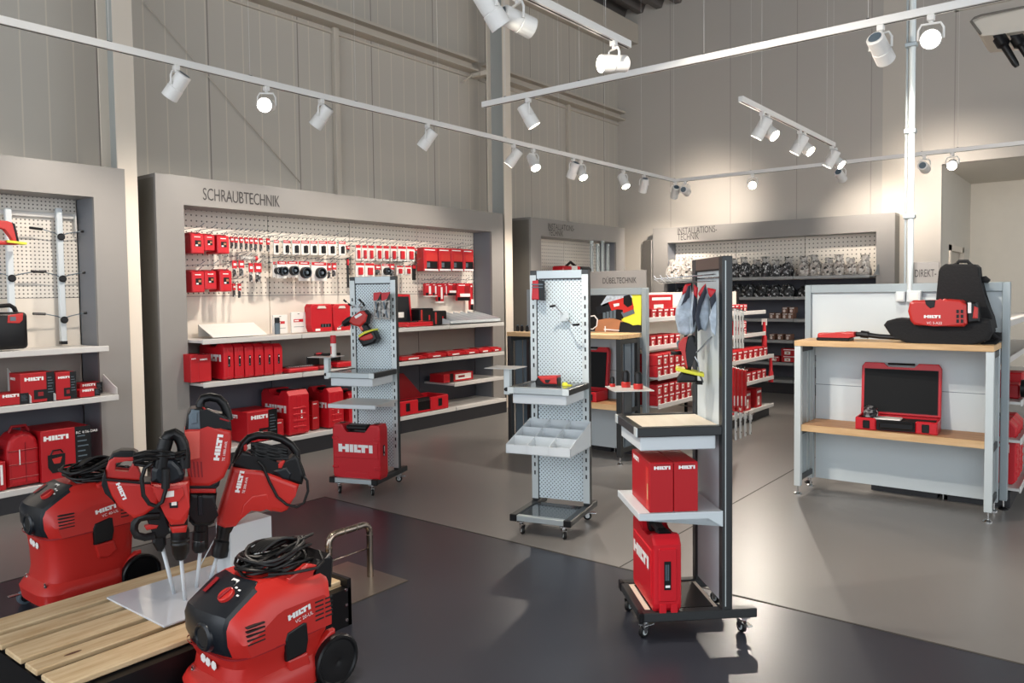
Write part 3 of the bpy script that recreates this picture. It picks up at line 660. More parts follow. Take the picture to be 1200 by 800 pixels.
b = MB(); w = y1-y0; h = z1-.465; b.rect((.117, 0, 0), (0, 1, 0), (0, 0, 1), -w*.12, w*.42, h*.2, h*.85, m_paper); b.rect((.116, 0, 0), (0, 1, 0), (0, 0, 1), -w*.3, -w*.18, 0, h, m_blk); b.rect((.118, 0, 0), (0, 1, 0), (0, 0, 1), -w*.02, w*.2, h*.4, h*.65, m_redD); b.build('label_sticker', T)
# bottom shelf
ZB = .187
y0 = onx(290, 500, -6.14).y; y1 = onx(309.6, 500, -6.14).y; zt = onx(300, 482, -6.14).z
carton('carton', 'red cardboard box with tool picture, leftmost on the bottom shelf', 'box', -6.48, -6.14, y0-.0, y1+.14, ZB, zt, None, .3, True, None, 'tool')
y0, y1, z0, z1 = yz(319.5, 492, 332.6, 510, -6.14); carton('carton', 'small red carton between the picture box and the big case', 'box', -6.3, -6.14, y0+.04, y1, ZB, z1)
y0 = onx(337.7, 480, -6.14).y; y1 = onx(362.4, 480, -6.14).y; zt = onx(350, 457, -6.14).z
slim_case(y0, y1, zt-ZB, 'big red tool case standing endwise in the middle of the bottom shelf', None, -6.58, -6.13, ZB, True, False)
y0 = onx(364.5, 480, -6.2).y; y1 = onx(373.5, 480, -6.2).y
for k in range(2): carton('carton', 'small red carton behind the big case, %s of two' % ('lower' if k == 0 else 'upper'), 'box', -6.5, -6.22, y0+.03, y1+.02, ZB+k*.14, ZB+.14+k*.14-.002)
y0 = onx(385.5, 480, -6.14).y; y1 = onx(403.5, 480, -6.14).y; zt = onx(395, 454, -6.14).z
slim_case(y0, y1, zt-ZB, 'red tool case on the bottom shelf just left of the drill trolley', None, -6.5, -6.14, ZB, True, False)
y0 = onx(404.5, 480, -6.2).y; slim_case(y0+.05, y0+.25, .33, 'red tool case half hidden behind the drill trolley shelf', None, -6.5, -6.2, ZB, True, True)
# open toolbox
y0, y1 = onx(462, 480, -6.12).y, onx(525, 470, -6.12).y; w = y1-y0
T = thing('open_toolbox', 'deep open red toolbox with black tray right of the drill trolley', 'toolbox', (-6.28, (y0+y1)/2, ZB))
b = MB(); b.box(-.17, .16, -w/2, -w/2+.02, 0, .16, m_red, .004); b.box(-.17, .16, w/2-.02, w/2, 0, .16, m_red, .004); b.box(-.17, .16, -w/2, w/2, 0, .02, m_red); b.box(-.17, -.15, -w/2, w/2, 0, .16, m_red); b.box(.13, .15, -w/2, w/2, 0, .12, m_blk)
b.box(.14, .17, -w/2, -w*.08, 0, .155, m_red, .006); b.box(.14, .17, w*.16, w/2, 0, .155, m_red, .006); b.build('box_shell', T)
b = MB(); b.box(-.15, .12, -w/2+.02, w/2-.02, .02, .11, m_foam); b.build('insert', T)
for s in (-.27, .33):
    b = MB(); b.box(.165, .18, w*s-.03, w*s+.03, .04, .13, m_blk, .006); b.build('latch', T)
b = MB(); b.prism([(-w/2, 0), (w*.42, 0), (w*.3, .06), (0.02, .3), (-w/2, .33)], (-.16, 0, .12), (0, 1, 0), (0, 0, 1), (1, 0, .0), .03, m_redD, .008); b.build('lid', T)
# ------------------------------------------------------------------ left display goods
for nm, (px, pb) in (('right', (70.5, 405)), ('left', (11, 356))):
    p = onx(px, 300, -6.56); y = p.y
    T = thing('hook_rail', 'white upright rail with black knobs and paired hooks, the %s one' % nm, 'rail', (-6.56, y, 0), 0, 'hook rails on the left display')
    zb = 1.147 if nm == 'right' else 1.30; zt = onx(px, 244, -6.56).z
    b = MB(); b.box(-.02, .02, -.022, .022, zb, zt, m_white, .005); b.build('rail', T)
    b = MB(); b.box(-.022, .022, -.024, .024, zb-.002, zb+.025, m_blk, .003); b.build('foot', T)
    for py in ((277.5, 326.6, 374.8) if nm == 'right' else (326,)):
        z = onx(px+2, py, -6.53).z; b = MB(); b.prof((.02, 0, z), (1, 0, 0), [(0, .026), (.018, .028), (.024, .02)], m_blk, 16); b.build('knob', T)
        for s in (-1, 1):
            b = MB(); b.tube([(.0, 0, z+.01), (.03, s*.05, z+.03), (.05, s*.16, z+.055)], .004, m_gry, 6); b.tube([(.045, s*.14, z+.05), (.055, s*.23, z+.056)], .010, m_blk, 8); b.build('hook', T)
b = MB(); ya, yb = .3, onx(88, 258, -6.58).y; z = onx(60, 252, -6.58).z
b.box(-.012, .012, 0, yb-ya, -.02, .02, m_shelf, .003); b.prism([(0, -.15), (.03, -.12), (.03, .03), (0, .03)], (0, yb-ya, 0), (1, 0, 0), (0, 0, 1), (0, 1, 0), .012, m_shelf)
solo('cross_rail', b, 'white horizontal rail across the fine pegboard at left', 'rail', None, (-6.597, ya, z))
# reciprocating saw held on the rail
P = Plane(onx(18, 275, -6.42), (0, 1, 0)); o = V((-6.42, P.o.y, P.o.z)); T = thing('cordless_saw', 'red cordless tool with yellow strip cut off by the left edge', 'tool', o)
ol = [P.ab(*q) for q in ((-14, 257), (8, 259), (15, 262), (19, 274), (21, 284), (15, 286), (10, 276), (6, 267), (-14, 265))]
b = MB(); b.prism(ol, (0, 0, 0), (0, 1, 0), (0, 0, 1), (1, 0, 0), .06, m_redV, .012); b.prism([P.ab(*q) for q in ((12, 261), (16, 262), (21, 284), (18, 285))], (0.002, 0, 0), (0, 1, 0), (0, 0, 1), (1, 0, 0), .064, m_blk, .01); b.build('grip', T)
b = MB(); b.prism([P.ab(*q) for q in ((-14, 281), (20, 283), (20, 287), (-14, 287))], (0, 0, 0), (0, 1, 0), (0, 0, 1), (1, 0, 0), .09, m_redV, .01); b.build('base', T)
b = MB(); b.prism([P.ab(*q) for q in ((5, 281.5), (28, 284.5), (28, 287), (5, 284.5))], (.01, 0, 0), (0, 1, 0), (0, 0, 1), (1, 0, 0), .1, m_yel, .002); b.build('warning_strip', T)
# radio
y0, y1, z0, z1 = yz(-20, 362, 30.5, 411, -6.25)
T = thing('jobsite_radio', 'black jobsite radio with red corner and grey display on the upper shelf', 'radio', (-6.3, (y0+y1)/2, 1.147)); w = y1-y0; h = .265
b = MB(); b.box(-.14, .1, -w/2, w/2, 0, h, m_blk, .03, seg=3); b.build('body', T)
b = MB(); b.prism([(w*.02, h*.92), (w*.38, h*.98), (w*.36, h*.78), (w*.28, h*.70), (0, h*.72)], (.095, 0, 0), (0, 1, 0), (0, 0, 1), (1, 0, 0), .02, m_redV, .004); b.rect((.107, 0, 0), (0, 1, 0), (0, 0, 1), w*.06, w*.2, h*.77, h*.88, m_gry); b.build('control_panel', T)
b = MB(); b.tube([(0, -w*.35, h-.02), (0, -w*.3, h+.04), (0, w*.2, h+.05), (0, w*.3, h+.03), (0, w*.36, h-.02)], .016, m_rub, 8); b.build('handle', T)
# middle shelf
ZM = .762
def yzX(px0, px1, X): return onx(px0, 455, X).y, onx(px1, 455, X).y
y0, y1 = yzX(24, 64, -6.12); zt = onx(40, 437, -6.12).z; carton('carton', 'tall red and black tool carton, left of the pair on the middle shelf', 'box', -6.32, -6.12, y0, y1, ZM, zt, 'tool cartons on the middle shelf', .24, True, None, 'tool')
y0, y1 = yzX(65.5, 89.5, -6.12); carton('carton', 'tall red and black tool carton, right of the pair on the middle shelf', 'box', -6.32, -6.12, y0, y1, ZM, onx(76, 436, -6.12).z, 'tool cartons on the middle shelf', .3, True, None, 'tool')
y0, y1 = yzX(-2, 33, -6.11); carton('carton', 'low red and black carton beside the sloping divider', 'box', -6.35, -6.11, y0, y1, ZM, ZM+.075, None, .3)
y0, y1 = yzX(93.5, 117, -6.12); carton('carton', 'small flat red carton at the shelf end, front one', 'box', -6.24, -6.12, y0, y1, ZM, ZM+.055, None, .28)
y0, y1 = yzX(89, 103, -6.30); carton('carton', 'small flat red carton at the shelf end, rear one', 'box', -6.44, -6.28, y0+.02, y1+.10, ZM, ZM+.085, None, .28)
for px in (36, 64.7, None):
    yy = onx(px, 455, -6.09).y if px else 2.79
    b = MB(); b.prism([(-.42, 0), (0, 0), (0, .05), (-.06, .07), (-.42, .23)] if (px is None or px < 40) else [(-.3, 0), (0, 0), (0, .05), (-.3, .09)], (0, 0, 0), (1, 0, 0), (0, 0, 1), (0, 1, 0), .006, m_shelf)
    solo('shelf_divider', b, 'white sloping steel divider %s' % ('at the right end of the middle shelf' if px is None else ('left of the tall cartons' if px < 40 else 'between the two tall cartons')), 'divider', None, (-6.092, yy, ZM))
# bottom
ZB1 = .167
y0, y1 = yz(48.5, 500, 88, 565, -6.13)[:2]; y2 = onx(106.5, 530, -6.13).y; zt = onx(68, 503, -6.13).z
T = carton('carton', 'big red carton with lantern picture and black side on the bottom shelf', 'box', -6.5, -6.13, y0, y2, ZB1, zt, None, .32, False)
b = MB(); W_ = y2-y0; H_ = zt-ZB1; b.logo((.187, -W_*.45, H_*.80), (0, 1, 0), (0, 0, 1), W_*.5); F = lambda p: [((a-.5)*W_, c*H_) for a, c in p]
b.prism(F([(.12, .28), (.2, .16), (.38, .16), (.46, .3), (.47, .52), (.12, .52)]), (.186, 0, 0), (0, 1, 0), (0, 0, 1), (1, 0, 0), .003, m_blk); b.prism(F([(.2, .44), (.24, .34), (.36, .34), (.4, .46)]), (.188, 0, 0), (0, 1, 0), (0, 0, 1), (1, 0, 0), .003, m_redV)
b.tube([(.188, a, c) for a, c in F([(.18, .52), (.22, .6), (.38, .6), (.42, .54)])], .006, m_blk, 6); b.text('RC 4/36-DAB', (.19, W_*.2, H_*.86), (0, 1, 0), (0, 0, 1), .02, m_logo); b.build('picture', T)
y0, y1 = yz(8.7, 505, 48, 576, -6.15)[:2]; w = y1-y0; h = onx(25, 506, -6.15).z-ZB1
T = thing('fabric_bag', 'red round topped fabric tool bag on the bottom shelf', 'bag', (-6.27, (y0+y1)/2, ZB1))
b = MB(); ol = [(-w/2, 0), (w/2, 0), (w*.5, h*.7), (w*.42, h*.86), (w*.25, h*.96), (0, h), (-w*.25, h*.96), (-w*.42, h*.86), (-w*.5, h*.7)]
b.prism(ol, (0, 0, 0), (0, 1, 0), (0, 0, 1), (1, 0, 0), .22, m_redC, .03, 3); bo = b.build('body', T)
b = MB(); b.tube([(.02, -.06, h-.01), (.02, -.04, h+.03), (.02, .05, h+.03), (.02, .07, h-.01)], .012, m_redD, 8); b.build('handle', T)
b = MB()
for k in range(3): b.box(.106, .114, -w*.46, w*.46, h*(.15+.25*k), h*(.17+.25*k), m_redD, .003)
b.box(.106, .114, w*.05, w*.07, .02, h*.8, m_redD); b.rect((.115, 0, 0), (0, 1, 0), (0, 0, 1), -w*.14, -w*.11, h*.4, h*.68, m_logo); b.build('seams', T)
y0, y1 = yz(-30, 539, 7, 579, -6.13)[:2]; T = carton('carton', 'red carton cut off by the left edge on the bottom shelf', 'box', -6.4, -6.13, y0, y1, ZB1, onx(4, 541, -6.13).z, None, None, False)
b = MB(); b.box(-.08, .08, .0, (y1-y0)*.45, .23, .30, m_blk, .02); b.box(.136, .138, (y1-y0)*.32, (y1-y0)*.4, .04, .18, m_logo); b.build('handle', T)

# ------------------------------------------------------------------ corner display goods: bundle of channels, red boxes
T = thing('channel_bundle', 'upright bundle of silver mounting channels behind the DÜBELTECHNIK sign', 'rails', (-6.2, onx(700, 300, -6.2).y, 0))
for i, px in enumerate((690, 693.5, 697, 700.5, 703, 706, 709)):
    p = onx(px, 286, -6.25); p2 = onx(px+1.5, 320, -6.15); b = MB(); zt = p.z+.05*(i % 3 == 1)
    y = p.y-T.location.y; dz = zt-.19
    b.box(-.02-.05*(i % 2), .02-.05*(i % 2), y-.02, y+.02, .19, zt, m_alu if i % 2 == 0 else m_aluF, .003)
    b.box(.018-.05*(i % 2), .022-.05*(i % 2), y-.008, y+.008, .2, zt-.03, m_slot); b.build('channel', T)
# counter with three packs in front of it, just showing over the trolley
y0, y1, z0, z1 = yz(660, 311, 688, 320, -5.6)
T = thing('carry_bag', 'red black and white pack showing over the top of the perforated trolley', 'bag', (-6.2, onx(672, 316, -6.2).y, 1.147)); zt = onx(672, 312, -6.2).z-1.147
w = .75; b = MB(); b.box(-.12, .08, -w*.5, w*.1, 0, zt, m_red, .02); b.box(-.1, .1, -w*.22, -w*.05, 0, zt+.003, m_paper, .01); b.build('body', T); b = MB(); b.box(-.1, .08, w*.12, w*.5, 0, zt, m_blk, .03); b.build('side_pouch', T)
b = MB(); b.tube([(0, -w*.25, zt), (0, -w*.1, zt+.06), (0, w*.08, zt)], .02, m_blk, 8); b.build('handle', T)

# ------------------------------------------------------------------ far display goods: bags of fittings, small brown and red boxes
def zz(x, y, z): return V((x, y, z))
def bagheap(x0, x1, z, zt, label, fill, n, clear=True, y=11.3):
    """clear bags of fittings slumped against each other"""
    for i in range(n):
        a = x0+(x1-x0)*i/n; c = x0+(x1-x0)*(i+1)/n; cx = (a+c)/2; hw = (c-a)*.60
        T = thing('fitting_bag', label % ORD[i], 'bag', (cx, y+.10, z), 0, 'bags of fittings: '+label[:24])
        rr_ = random.Random(i*7+int(z*100)); h = (zt-z)*rr_.uniform(.85, 1.1)
        b = MB(); rings = []
        for k, (t, sx) in enumerate(((0, .86), (.12, 1), (.4, .98), (.65, .86), (.85, .66), (1, .3))):
            rg = rr(0, 0, hw*sx, .12*(1-.35*t), t*h*(.72 if clear else .9), 2.8, 20)
            rings.append([V((p.x*(1+rr_.uniform(-.08, .08)), p.y*(1+rr_.uniform(-.2, .2)), max(0, p.z+rr_.uniform(-.02, .02)*(k > 0)))) for p in rg])
        b.loft(rings, fill); b.build('contents', T)
        if clear:
            b = MB(); rings = []; tl = rr_.uniform(-.05, .05)
            for t, sx in ((.5, .80), (.7, .62), (.88, .5), (1, .66)):
                rg = rr(tl*t, 0.03, hw*sx, .02, t*h, 2.0, 16); rings.append([V((p.x, p.y+rr_.uniform(-.01, .01), p.z+rr_.uniform(-.025, .025))) for p in rg])
            b.loft(rings, m_bag); b.build('plastic_film', T)
Zs = 1.705
bagheap(-5.75, -4.75, Zs, 2.0, 'clear bag of pale fittings left of the glove trolley, %s from left', m_bagP, 4)
bagheap(-4.70, -3.75, Zs, 1.98, 'clear bag of shiny bolts on the top far shelf, %s from left', m_bits, 6)
bagheap(-3.66, -2.70, Zs, 1.97, 'clear bag of pale fittings on the top far shelf, right part, %s', m_bagP, 6)
bagheap(-5.6, -4.75, 1.41, 1.6, 'dark bag of fittings under the pale bags, %s from left', m_bitsD, 3, False)
bagheap(-4.68, -3.72, 1.41, 1.62, 'dark bag of fittings on the second far shelf, %s from left', m_bitsD, 5, False)
bagheap(-3.66, -2.70, 1.41, 1.58, 'dark bag of fittings half behind the display bench, %s from left', m_bitsD, 4, False)
for px in (880, 929.5, 973, 1000, 1024):
    p = ony(px, 325, 11.24); b = MB(); b.prism([(0, 0), (.4, 0), (.4, .22), (.05, .04)], (0, 0, 0), (0, 1, 0), (0, 0, 1), (1, 0, 0), .006, m_shelfG)
    solo('shelf_divider', b, 'grey sloping divider on the top far shelf, about %s from left' % ORD[[880, 929.5, 973, 1000, 1024].index(px)], 'divider', 'dividers on the top far shelf', (p.x, 11.24, 1.7))
proto = {}
def minibox(loc, s, label, group, colm=None, rz=0, key='r', front=(0, -1)):
    """small shelf carton, printed front faces -Y before rotation"""
    k = (key, round(s[0], 3), round(s[2], 3))
    if k not in proto:
        T = thing('small_carton', label, 'box', loc, rz, group); b = MB(); b.box(-s[0]/2, s[0]/2, 0, s[1], 0, s[2], colm or m_redC, .003)
        bo = b.build('carton', T); f = MB(); f.rect((0, -.001, 0), (1, 0, 0), (0, 0, 1), -s[0]*.35, s[0]*.4, s[2]*.76, s[2]*.88, m_logo); f.rect((0, -.001, 0), (1, 0, 0), (0, 0, 1), -s[0]*.28, s[0]*.1, s[2]*.12, s[2]*.58, m_paper)
        f.rect((0, -.0015, 0), (1, 0, 0), (0, 0, 1), -s[0]*.15, s[0]*.0, s[2]*.25, s[2]*.45, m_tan); f.build('print', bo); proto[k] = T; return T
    return dup(proto[k], loc, rz, label, group)
for zi, (z, spec) in enumerate(((1.09, ((-4.02, 0), (-3.93, 0), (-3.83, 0), (-3.75, 0), (-3.83, 1), (-3.73, 1))), (.78, ((-4.02, 0), (-3.9, 0), (-3.78, 0))))):
    for i, (x, lv) in enumerate(spec):
        minibox((x, 11.3, z+lv*.085), (.08, .15, .082), 'small brown carton on the %s far shelf, %s' % (('third', 'fourth')[zi], ORD[i]), 'small brown cartons on the far shelves', m_brown, 0, 'b')
for i, z in enumerate((.457, .557)): minibox((-3.77, 11.3, z), (.22, .15, .098), 'red carton on the fifth far shelf, %s' % ('lower' if i == 0 else 'upper'), None, m_redC, 0, 'w')
minibox((-3.96, 11.3, .457), (.1, .15, .08), 'small red carton left of the stacked pair on the fifth far shelf', None, m_redC, 0, 'v')
b = MB(); b.prof((0, 0, 0), (0, 0, 1), [(0, .03), (.12, .03), (.14, .02), (.3, .02)], m_red, 10); b.box(-.03, .03, -.01, .01, .26, .34, m_paper)
for i, (px, py) in enumerate(((901, 392), (903, 433))):
    p = onz(px, py, 1.0); q = b.build('hanging_tube') if i == 0 else q.copy()
    if i: COL.objects.link(q)
    pp = onx(px, py, -3.30); q.location = (-3.30 if i else -3.38, 9.248, pp.z-.15); tag(q, 'red and white tube pack at the far aisle end, %s' % ('upper' if i == 0 else 'lower'), 'tube', 'tube packs in the far aisle')

# ------------------------------------------------------------------ display benches with a back wall
def bench(loc, W, label, legm, dark, rails, panelm, lowpanel):
    T = thing('display_bench', label, 'bench', loc)
    b = MB(); b.box(0, W, -.005, .38, 1.095, 1.135, m_beech, .003); b.build('benchtop', T)
    b = MB(); b.box(.045, W-.045, .02, .36, .469, .519, m_oak, .003); b.rect((0, .0195, 0), (1, 0, 0), (0, 0, 1), .046, W-.046, .47, .518, m_beech); b.build('shelf', T)
    for x in (0, W-.045):
        b = MB(); b.box(x, x+.045, 0, .045, .065, 1.095, legm, .002); l = b.build('leg', T)
        b = MB(); b.cyl((x+.0225, .022, .012), (x+.0225, .022, .066), .006, m_chrome); b.prof((x+.0225, .022, 0), (0, 0, 1), [(0, .03), (.006, .03), (.016, .012)], m_chrome); b.build('levelling_foot', l)
        b = MB(); b.box(x, x+.045, .30, .345, .065, 1.095, m_alu if not dark else m_darkpro, .002); l = b.build('leg', T)
        b = MB(); b.cyl((x+.0225, .322, .012), (x+.0225, .322, .066), .006, m_chrome); b.prof((x+.0225, .322, 0), (0, 0, 1), [(0, .025), (.006, .025), (.016, .01)], m_chrome); b.build('levelling_foot', l)
        b = MB()
        for z in (.10, .44, 1.05): b.box(x+.003, x+.042, .045, .30, z, z+.04, m_darkpro)
        b.build('side_rail', T)
        b = MB(); b.box(x+.015, x+.03, .10, .20, .14, 1.05, m_alu if not dark else m_gry); b.box(x+.015, x+.03, .23, .27, .14, 1.05, m_alu if not dark else m_gry); b.build('side_slat', T)
    b = MB(); b.box(.045, W-.045, .365, .375, .06, 1.11, lowpanel); b.box(.045, W-.045, .3645, .3655, .78, .784, m_gry); b.build('lower_panel', T)
    b = MB(); b.box(-.045, 0, .38, .44, .065, 1.54, m_bench, .003); b.box(W, W+.045, .38, .44, .065, 1.54, m_bench, .003); b.box(-.0, W, .38, .44, 1.478, 1.54, m_bench, .003); fr = b.build('back_frame', T)
    for x in (-.0225, W+.0225):
        b = MB(); b.cyl((x, .41, .012), (x, .41, .066), .006, m_chrome); b.prof((x, .41, 0), (0, 0, 1), [(0, .03), (.008, .03), (.02, .012)], m_blk); b.build('levelling_foot', fr)
    b = MB(); b.box(0, W, .405, .42, 1.0, 1.478, panelm); b.build('upper_panel', T)
    return T
B1 = bench((-1.864, 5.71, 0), 1.247, 'display bench with beech top and open case shelf, bright aluminium legs', m_aluF, False, None, m_cool, m_cool)
B2 = bench((-4.63, 5.808, 0), 1.25, 'display bench with anthracite legs under the DÜBELTECHNIK sign', m_darkpro, True, None, m_cool, m_cool)
def signboard(x0, x1, y, z0, z1, txt, tx0, tx1, tz, th, label, mirror=False):
    b = MB(); b.box(0, x1-x0, 0, .012, 0, z1-z0, m_frame, .002)
    T = thing('header_sign', label, 'sign', (x0, y, z0)); b.build('board', T); f = MB(); f.text(txt, (tx0-x0, -.002, tz-z0), (1, 0, 0), (0, 0, 1), th, m_txt, tx1-tx0); f.build('lettering', T)
b2y = 5.808+.40
pa, pb_ = ony(706.5, 333, b2y), ony(746, 333, b2y)
signboard(-4.05, -3.345, b2y, 1.54, 1.70, 'DÜBELTECHNIK', pa.x, pb_.x, 1.585, .055, 'grey sign reading DÜBELTECHNIK standing on the bench frame')
b1y = 5.71+.40
p0, p1, p2 = ony(1067, 305, b1y), ony(1100, 308, b1y), ony(1071.5, 326, b1y)
signboard(-1.17, p1.x, 6.13, 1.54, 1.54+.15, 'DIREKT-', p2.x, p2.x+.135, 1.585, .055, 'grey sign reading DIREKT behind the backpack vacuum')
# poster on the anchor bench: plain worker scene
T = thing('poster', 'colour poster of a gloved worker with a red tool above the beech bench', 'poster', (-4.62, 6.20, 1.14)); b = MB(); b.box(.0, 1.23, 0, .006, 0, .335, m_blk)
o_ = V((-4.62, 6.199, 1.14)); PP = Plane(o_, (1, 0, 0)); q = lambda *pts: [PP.ab(*p) for p in pts]
def pl(pts, m, e): b.prism(q(*pts), (0, -.0015*e, 0), (1, 0, 0), (0, 0, 1), (0, 1, 0), .001, m)
pl(((740, 344), (751.5, 344), (751.5, 383), (728, 376), (740, 360)), m_yel, 1); pl(((700, 375), (715, 372), (730, 376), (726, 388.5), (697, 388.5)), m_tan, 1); pl(((727, 377), (751.5, 381), (751.5, 389), (725, 389)), m_navy, 2)
pl(((728, 374), (744, 370), (751.5, 374), (751.5, 380), (742, 381)), m_yel, 3); pl(((712, 345), (738, 344), (742, 348), (722, 352), (707, 359), (704, 357)), m_cloth, 2)
pl(((713, 354), (733, 348), (741, 352), (743, 360), (738, 364), (724, 362), (717, 364)), m_redV, 3); pl(((719, 356), (726, 355), (726, 358), (720, 359.5)), m_logo, 4); pl(((731, 347), (738, 345), (741, 350), (741, 357), (736, 360), (731, 356)), m_blk, 4)
pl(((728, 366), (742, 360), (744, 367), (731, 372)), m_gry, 3); pl(((730, 363), (742, 359), (743, 362), (731, 367)), m_redV, 4); pl(((698, 360), (713, 354), (717, 364), (700, 368)), m_navy, 2)
for k in range(4): pl(((707+4*k, 366-k), (710+4*k, 366-k), (710+4*k, 373), (707+4*k, 373)), m_gry, 4)
pl(((708, 385), (726, 386.5), (726, 387.5), (708, 386.4)), m_logo, 4); pl(((709, 382), (710.3, 382), (710.3, 389), (709, 389)), m_logo, 5)
pl(((691, 370), (697, 369), (701, 374), (700, 382), (695, 386), (691, 386)), m_logo, 2); pl(((691, 371.3), (696.5, 370.5), (699.6, 374.5), (698.8, 381.5), (694.5, 384.8), (691, 384.8)), m_blk, 3)
b.build('print', T)

# goods on the anchor bench
def open_case(loc, rz, w, d, th, lidh, label, foam=m_foam, extra=True, tilt=.10, latchn=2):
    T = thing('open_case', label, 'case', loc, rz)
    b = MB(); t = .012
    b.box(-w/2, w/2, 0, d, 0, t, m_red, .004); b.box(-w/2, w/2, d-t, d, 0, th, m_red); b.box(-w/2, -w/2+t, 0, d, 0, th, m_red); b.box(w/2-t, w/2, 0, d, 0, th, m_red)
    b.box(-w/2, -w*.24, -.012, t, 0, th, m_red, .008); b.box(w*.24, w/2, -.012, t, 0, th, m_red, .008); b.box(-w*.24, w*.24, 0, t, 0, th*.9, m_blk, .004); b.build('tray_shell', T)
    b = MB(); b.box(-w*.2, w*.22, -.028, -.005, th*.25, th*.8, m_blk, .008); b.build('handle', T)
    for s in (-1, 1):
        b = MB(); b.box(s*w*.36-.022, s*w*.36+.022, -.02, -.008, th*.15, th*.8, m_blk, .004); b.build('latch', T)
    b = MB(); b.box(-w/2+t, w/2-t, t, d-t, t, th*.8, m_foam); b.box(-w*.3, w*.05, .04, .16, th*.8, th*.95, m_paper, .006); b.build('insert', T)
    uy = V((0, math.sin(tilt), math.cos(tilt))); nn = V((0, math.cos(tilt), -math.sin(tilt))); o = V((0, d, th))
    b = MB(); ol = [(-w/2, 0), (w/2, 0), (w/2, lidh-.03), (w/2-.02, lidh), (w*.22, lidh), (w*.17, lidh-.035), (-w*.17, lidh-.035), (-w*.22, lidh), (-w/2+.02, lidh), (-w/2, lidh-.03)]
    b.prism(ol, o, (1, 0, 0), uy, nn, .045, m_red, .006); b.build('lid', T)
    b = MB(); b.prism([(-w/2+.02, .02), (w/2-.02, .02), (w/2-.02, lidh-.045), (-w/2+.02, lidh-.045)], o-nn*.026, (1, 0, 0), uy, nn, .01, foam); b.build('foam_lining', T)
    b = MB(); h = o+uy*(lidh-.035)
    b.tube([h+V((-w*.17, 0, 0)), h+V((-w*.13, 0, 0))+uy*.0, h+V((-w*.09, 0, 0))-uy*.018, h+V((w*.09, 0, 0))-uy*.018, h+V((w*.13, 0, 0)), h+V((w*.17, 0, 0))], .006, m_alu, 6)
    b.tube([h+V((-w*.17, 0, 0))+uy*.028, h+V((w*.17, 0, 0))+uy*.028], .008, m_blk, 6); b.build('lid_handle', T)
    return T
a0, a1 = ony(1001, 500, 5.76), ony(1096, 508, 5.76)
lidp = ony(1060, 422, 6.03)
T = open_case(((a0.x+a1.x)/2+.01, 5.77, .519), math.radians(4), a1.x-a0.x, .22, .085, .37, 'red case standing open with black foam on the lower bench shelf')
b = MB(); b.prof((-.17, .08, .085), (0, 0, 1), [(0, .045), (.03, .05), (.05, .035), (.06, .045), (.075, .02)], m_bits, 14); b.build('metal_bundle', T)
a0 = ony(680, 470, 5.95); a1 = ony(703, 470, 5.95)
T = open_case((a1.x-.19, 5.88, .519), 0, .40, .2, .09, .39, 'red case standing open on the shelf of the anthracite bench')
for i, px in enumerate((603, 608, 614)):
    p = ony(px, 388, 5.9); b = MB(); b.prof((0, 0, 0), (0, 0, 1), [(0, .016), (.04, .016), (.045, .012), (.055, .012)], m_blk, 10); b.prof((0, 0, .055), (0, 0, 1), [(0, .012), (.008, .012)], m_gry, 10)
    solo('small_jar', b, 'small black jar on the beech top left of the trolley, %s' % ORD[i], 'jar', 'small black jars', (p.x, 5.95, 1.1352))

# backpack vacuum and nozzle on the bright bench
ZT = 1.1355
PV = Plane((-1.1, 5.88, ZT), (1, 0, 0)); ab = lambda *pts: [PV.ab(*p) for p in pts]
T = thing('backpack_vacuum', 'red and black backpack vacuum lying on the beech benchtop', 'vacuum', PV.o)
X_, Z_, N_ = (1, 0, 0), (0, 0, 1), (0, 1, 0)
b = MB(); b.prism(ab((1097, 356), (1096, 350), (1099, 318), (1101, 313), (1107, 309), (1142, 309.5), (1146, 313), (1147, 325), (1150, 345), (1162, 371), (1165, 385), (1140, 380), (1100, 372)), (0, .10, 0), X_, Z_, N_, .16, m_blkM, .010, 3); b.build('back_pad', T)
b = MB(); b.tube([V((a, .10, z)) for a, z in ab((1113, 311), (1118, 309), (1121, 305.5), (1131, 305.5), (1134, 309), (1138, 312))], .012, m_blkM, 8); b.build('carry_loop', T)
b = MB(); b.prism(ab((1145, 324), (1152, 323), (1157, 327), (1157, 329), (1154, 331.5), (1146, 331)), (0, .14, 0), X_, Z_, N_, .05, m_blkM, .01); b.build('shoulder_pad', T)
b = MB(); b.prism(ab((1040, 380), (1044, 375), (1055, 372), (1075, 373), (1075, 380), (1100, 381), (1150, 372), (1163, 374), (1166, 388), (1160, 398), (1148, 402), (1128, 404.5), (1100, 404), (1070, 402), (1060, 398), (1055, 392), (1048, 392)), (0, -.03, 0), X_, Z_, N_, .20, m_blkM, .03, 3); b.build('fabric_base', T)
b = MB(); b.prism(ab((1072, 354), (1076, 351.5), (1100, 351), (1108, 353), (1114, 350), (1130, 351), (1137, 356), (1138, 378), (1134, 381.5), (1100, 381), (1077, 379.5), (1073, 375), (1070, 364)), (0, -.10, 0), X_, Z_, N_, .16, m_redV, .018, 3); hs = b.build('red_housing', T)
b = MB(); p = ab((1089, 371.5), (1108, 370), (1093, 377)); b.logo((p[0][0], -.183, p[0][1]), X_, Z_, p[1][0]-p[0][0]); b.text('VC 5-A22', (p[2][0]-.005, -.183, p[2][1]-.008), X_, Z_, .016, m_logo); b.build('print', hs)
b = MB(); b.prism(ab((1090, 351), (1102, 351.5), (1101, 359), (1096, 360.5), (1091, 356)), (0, -.175, 0), X_, Z_, N_, .02, m_blk, .003); b.build('switch', T)
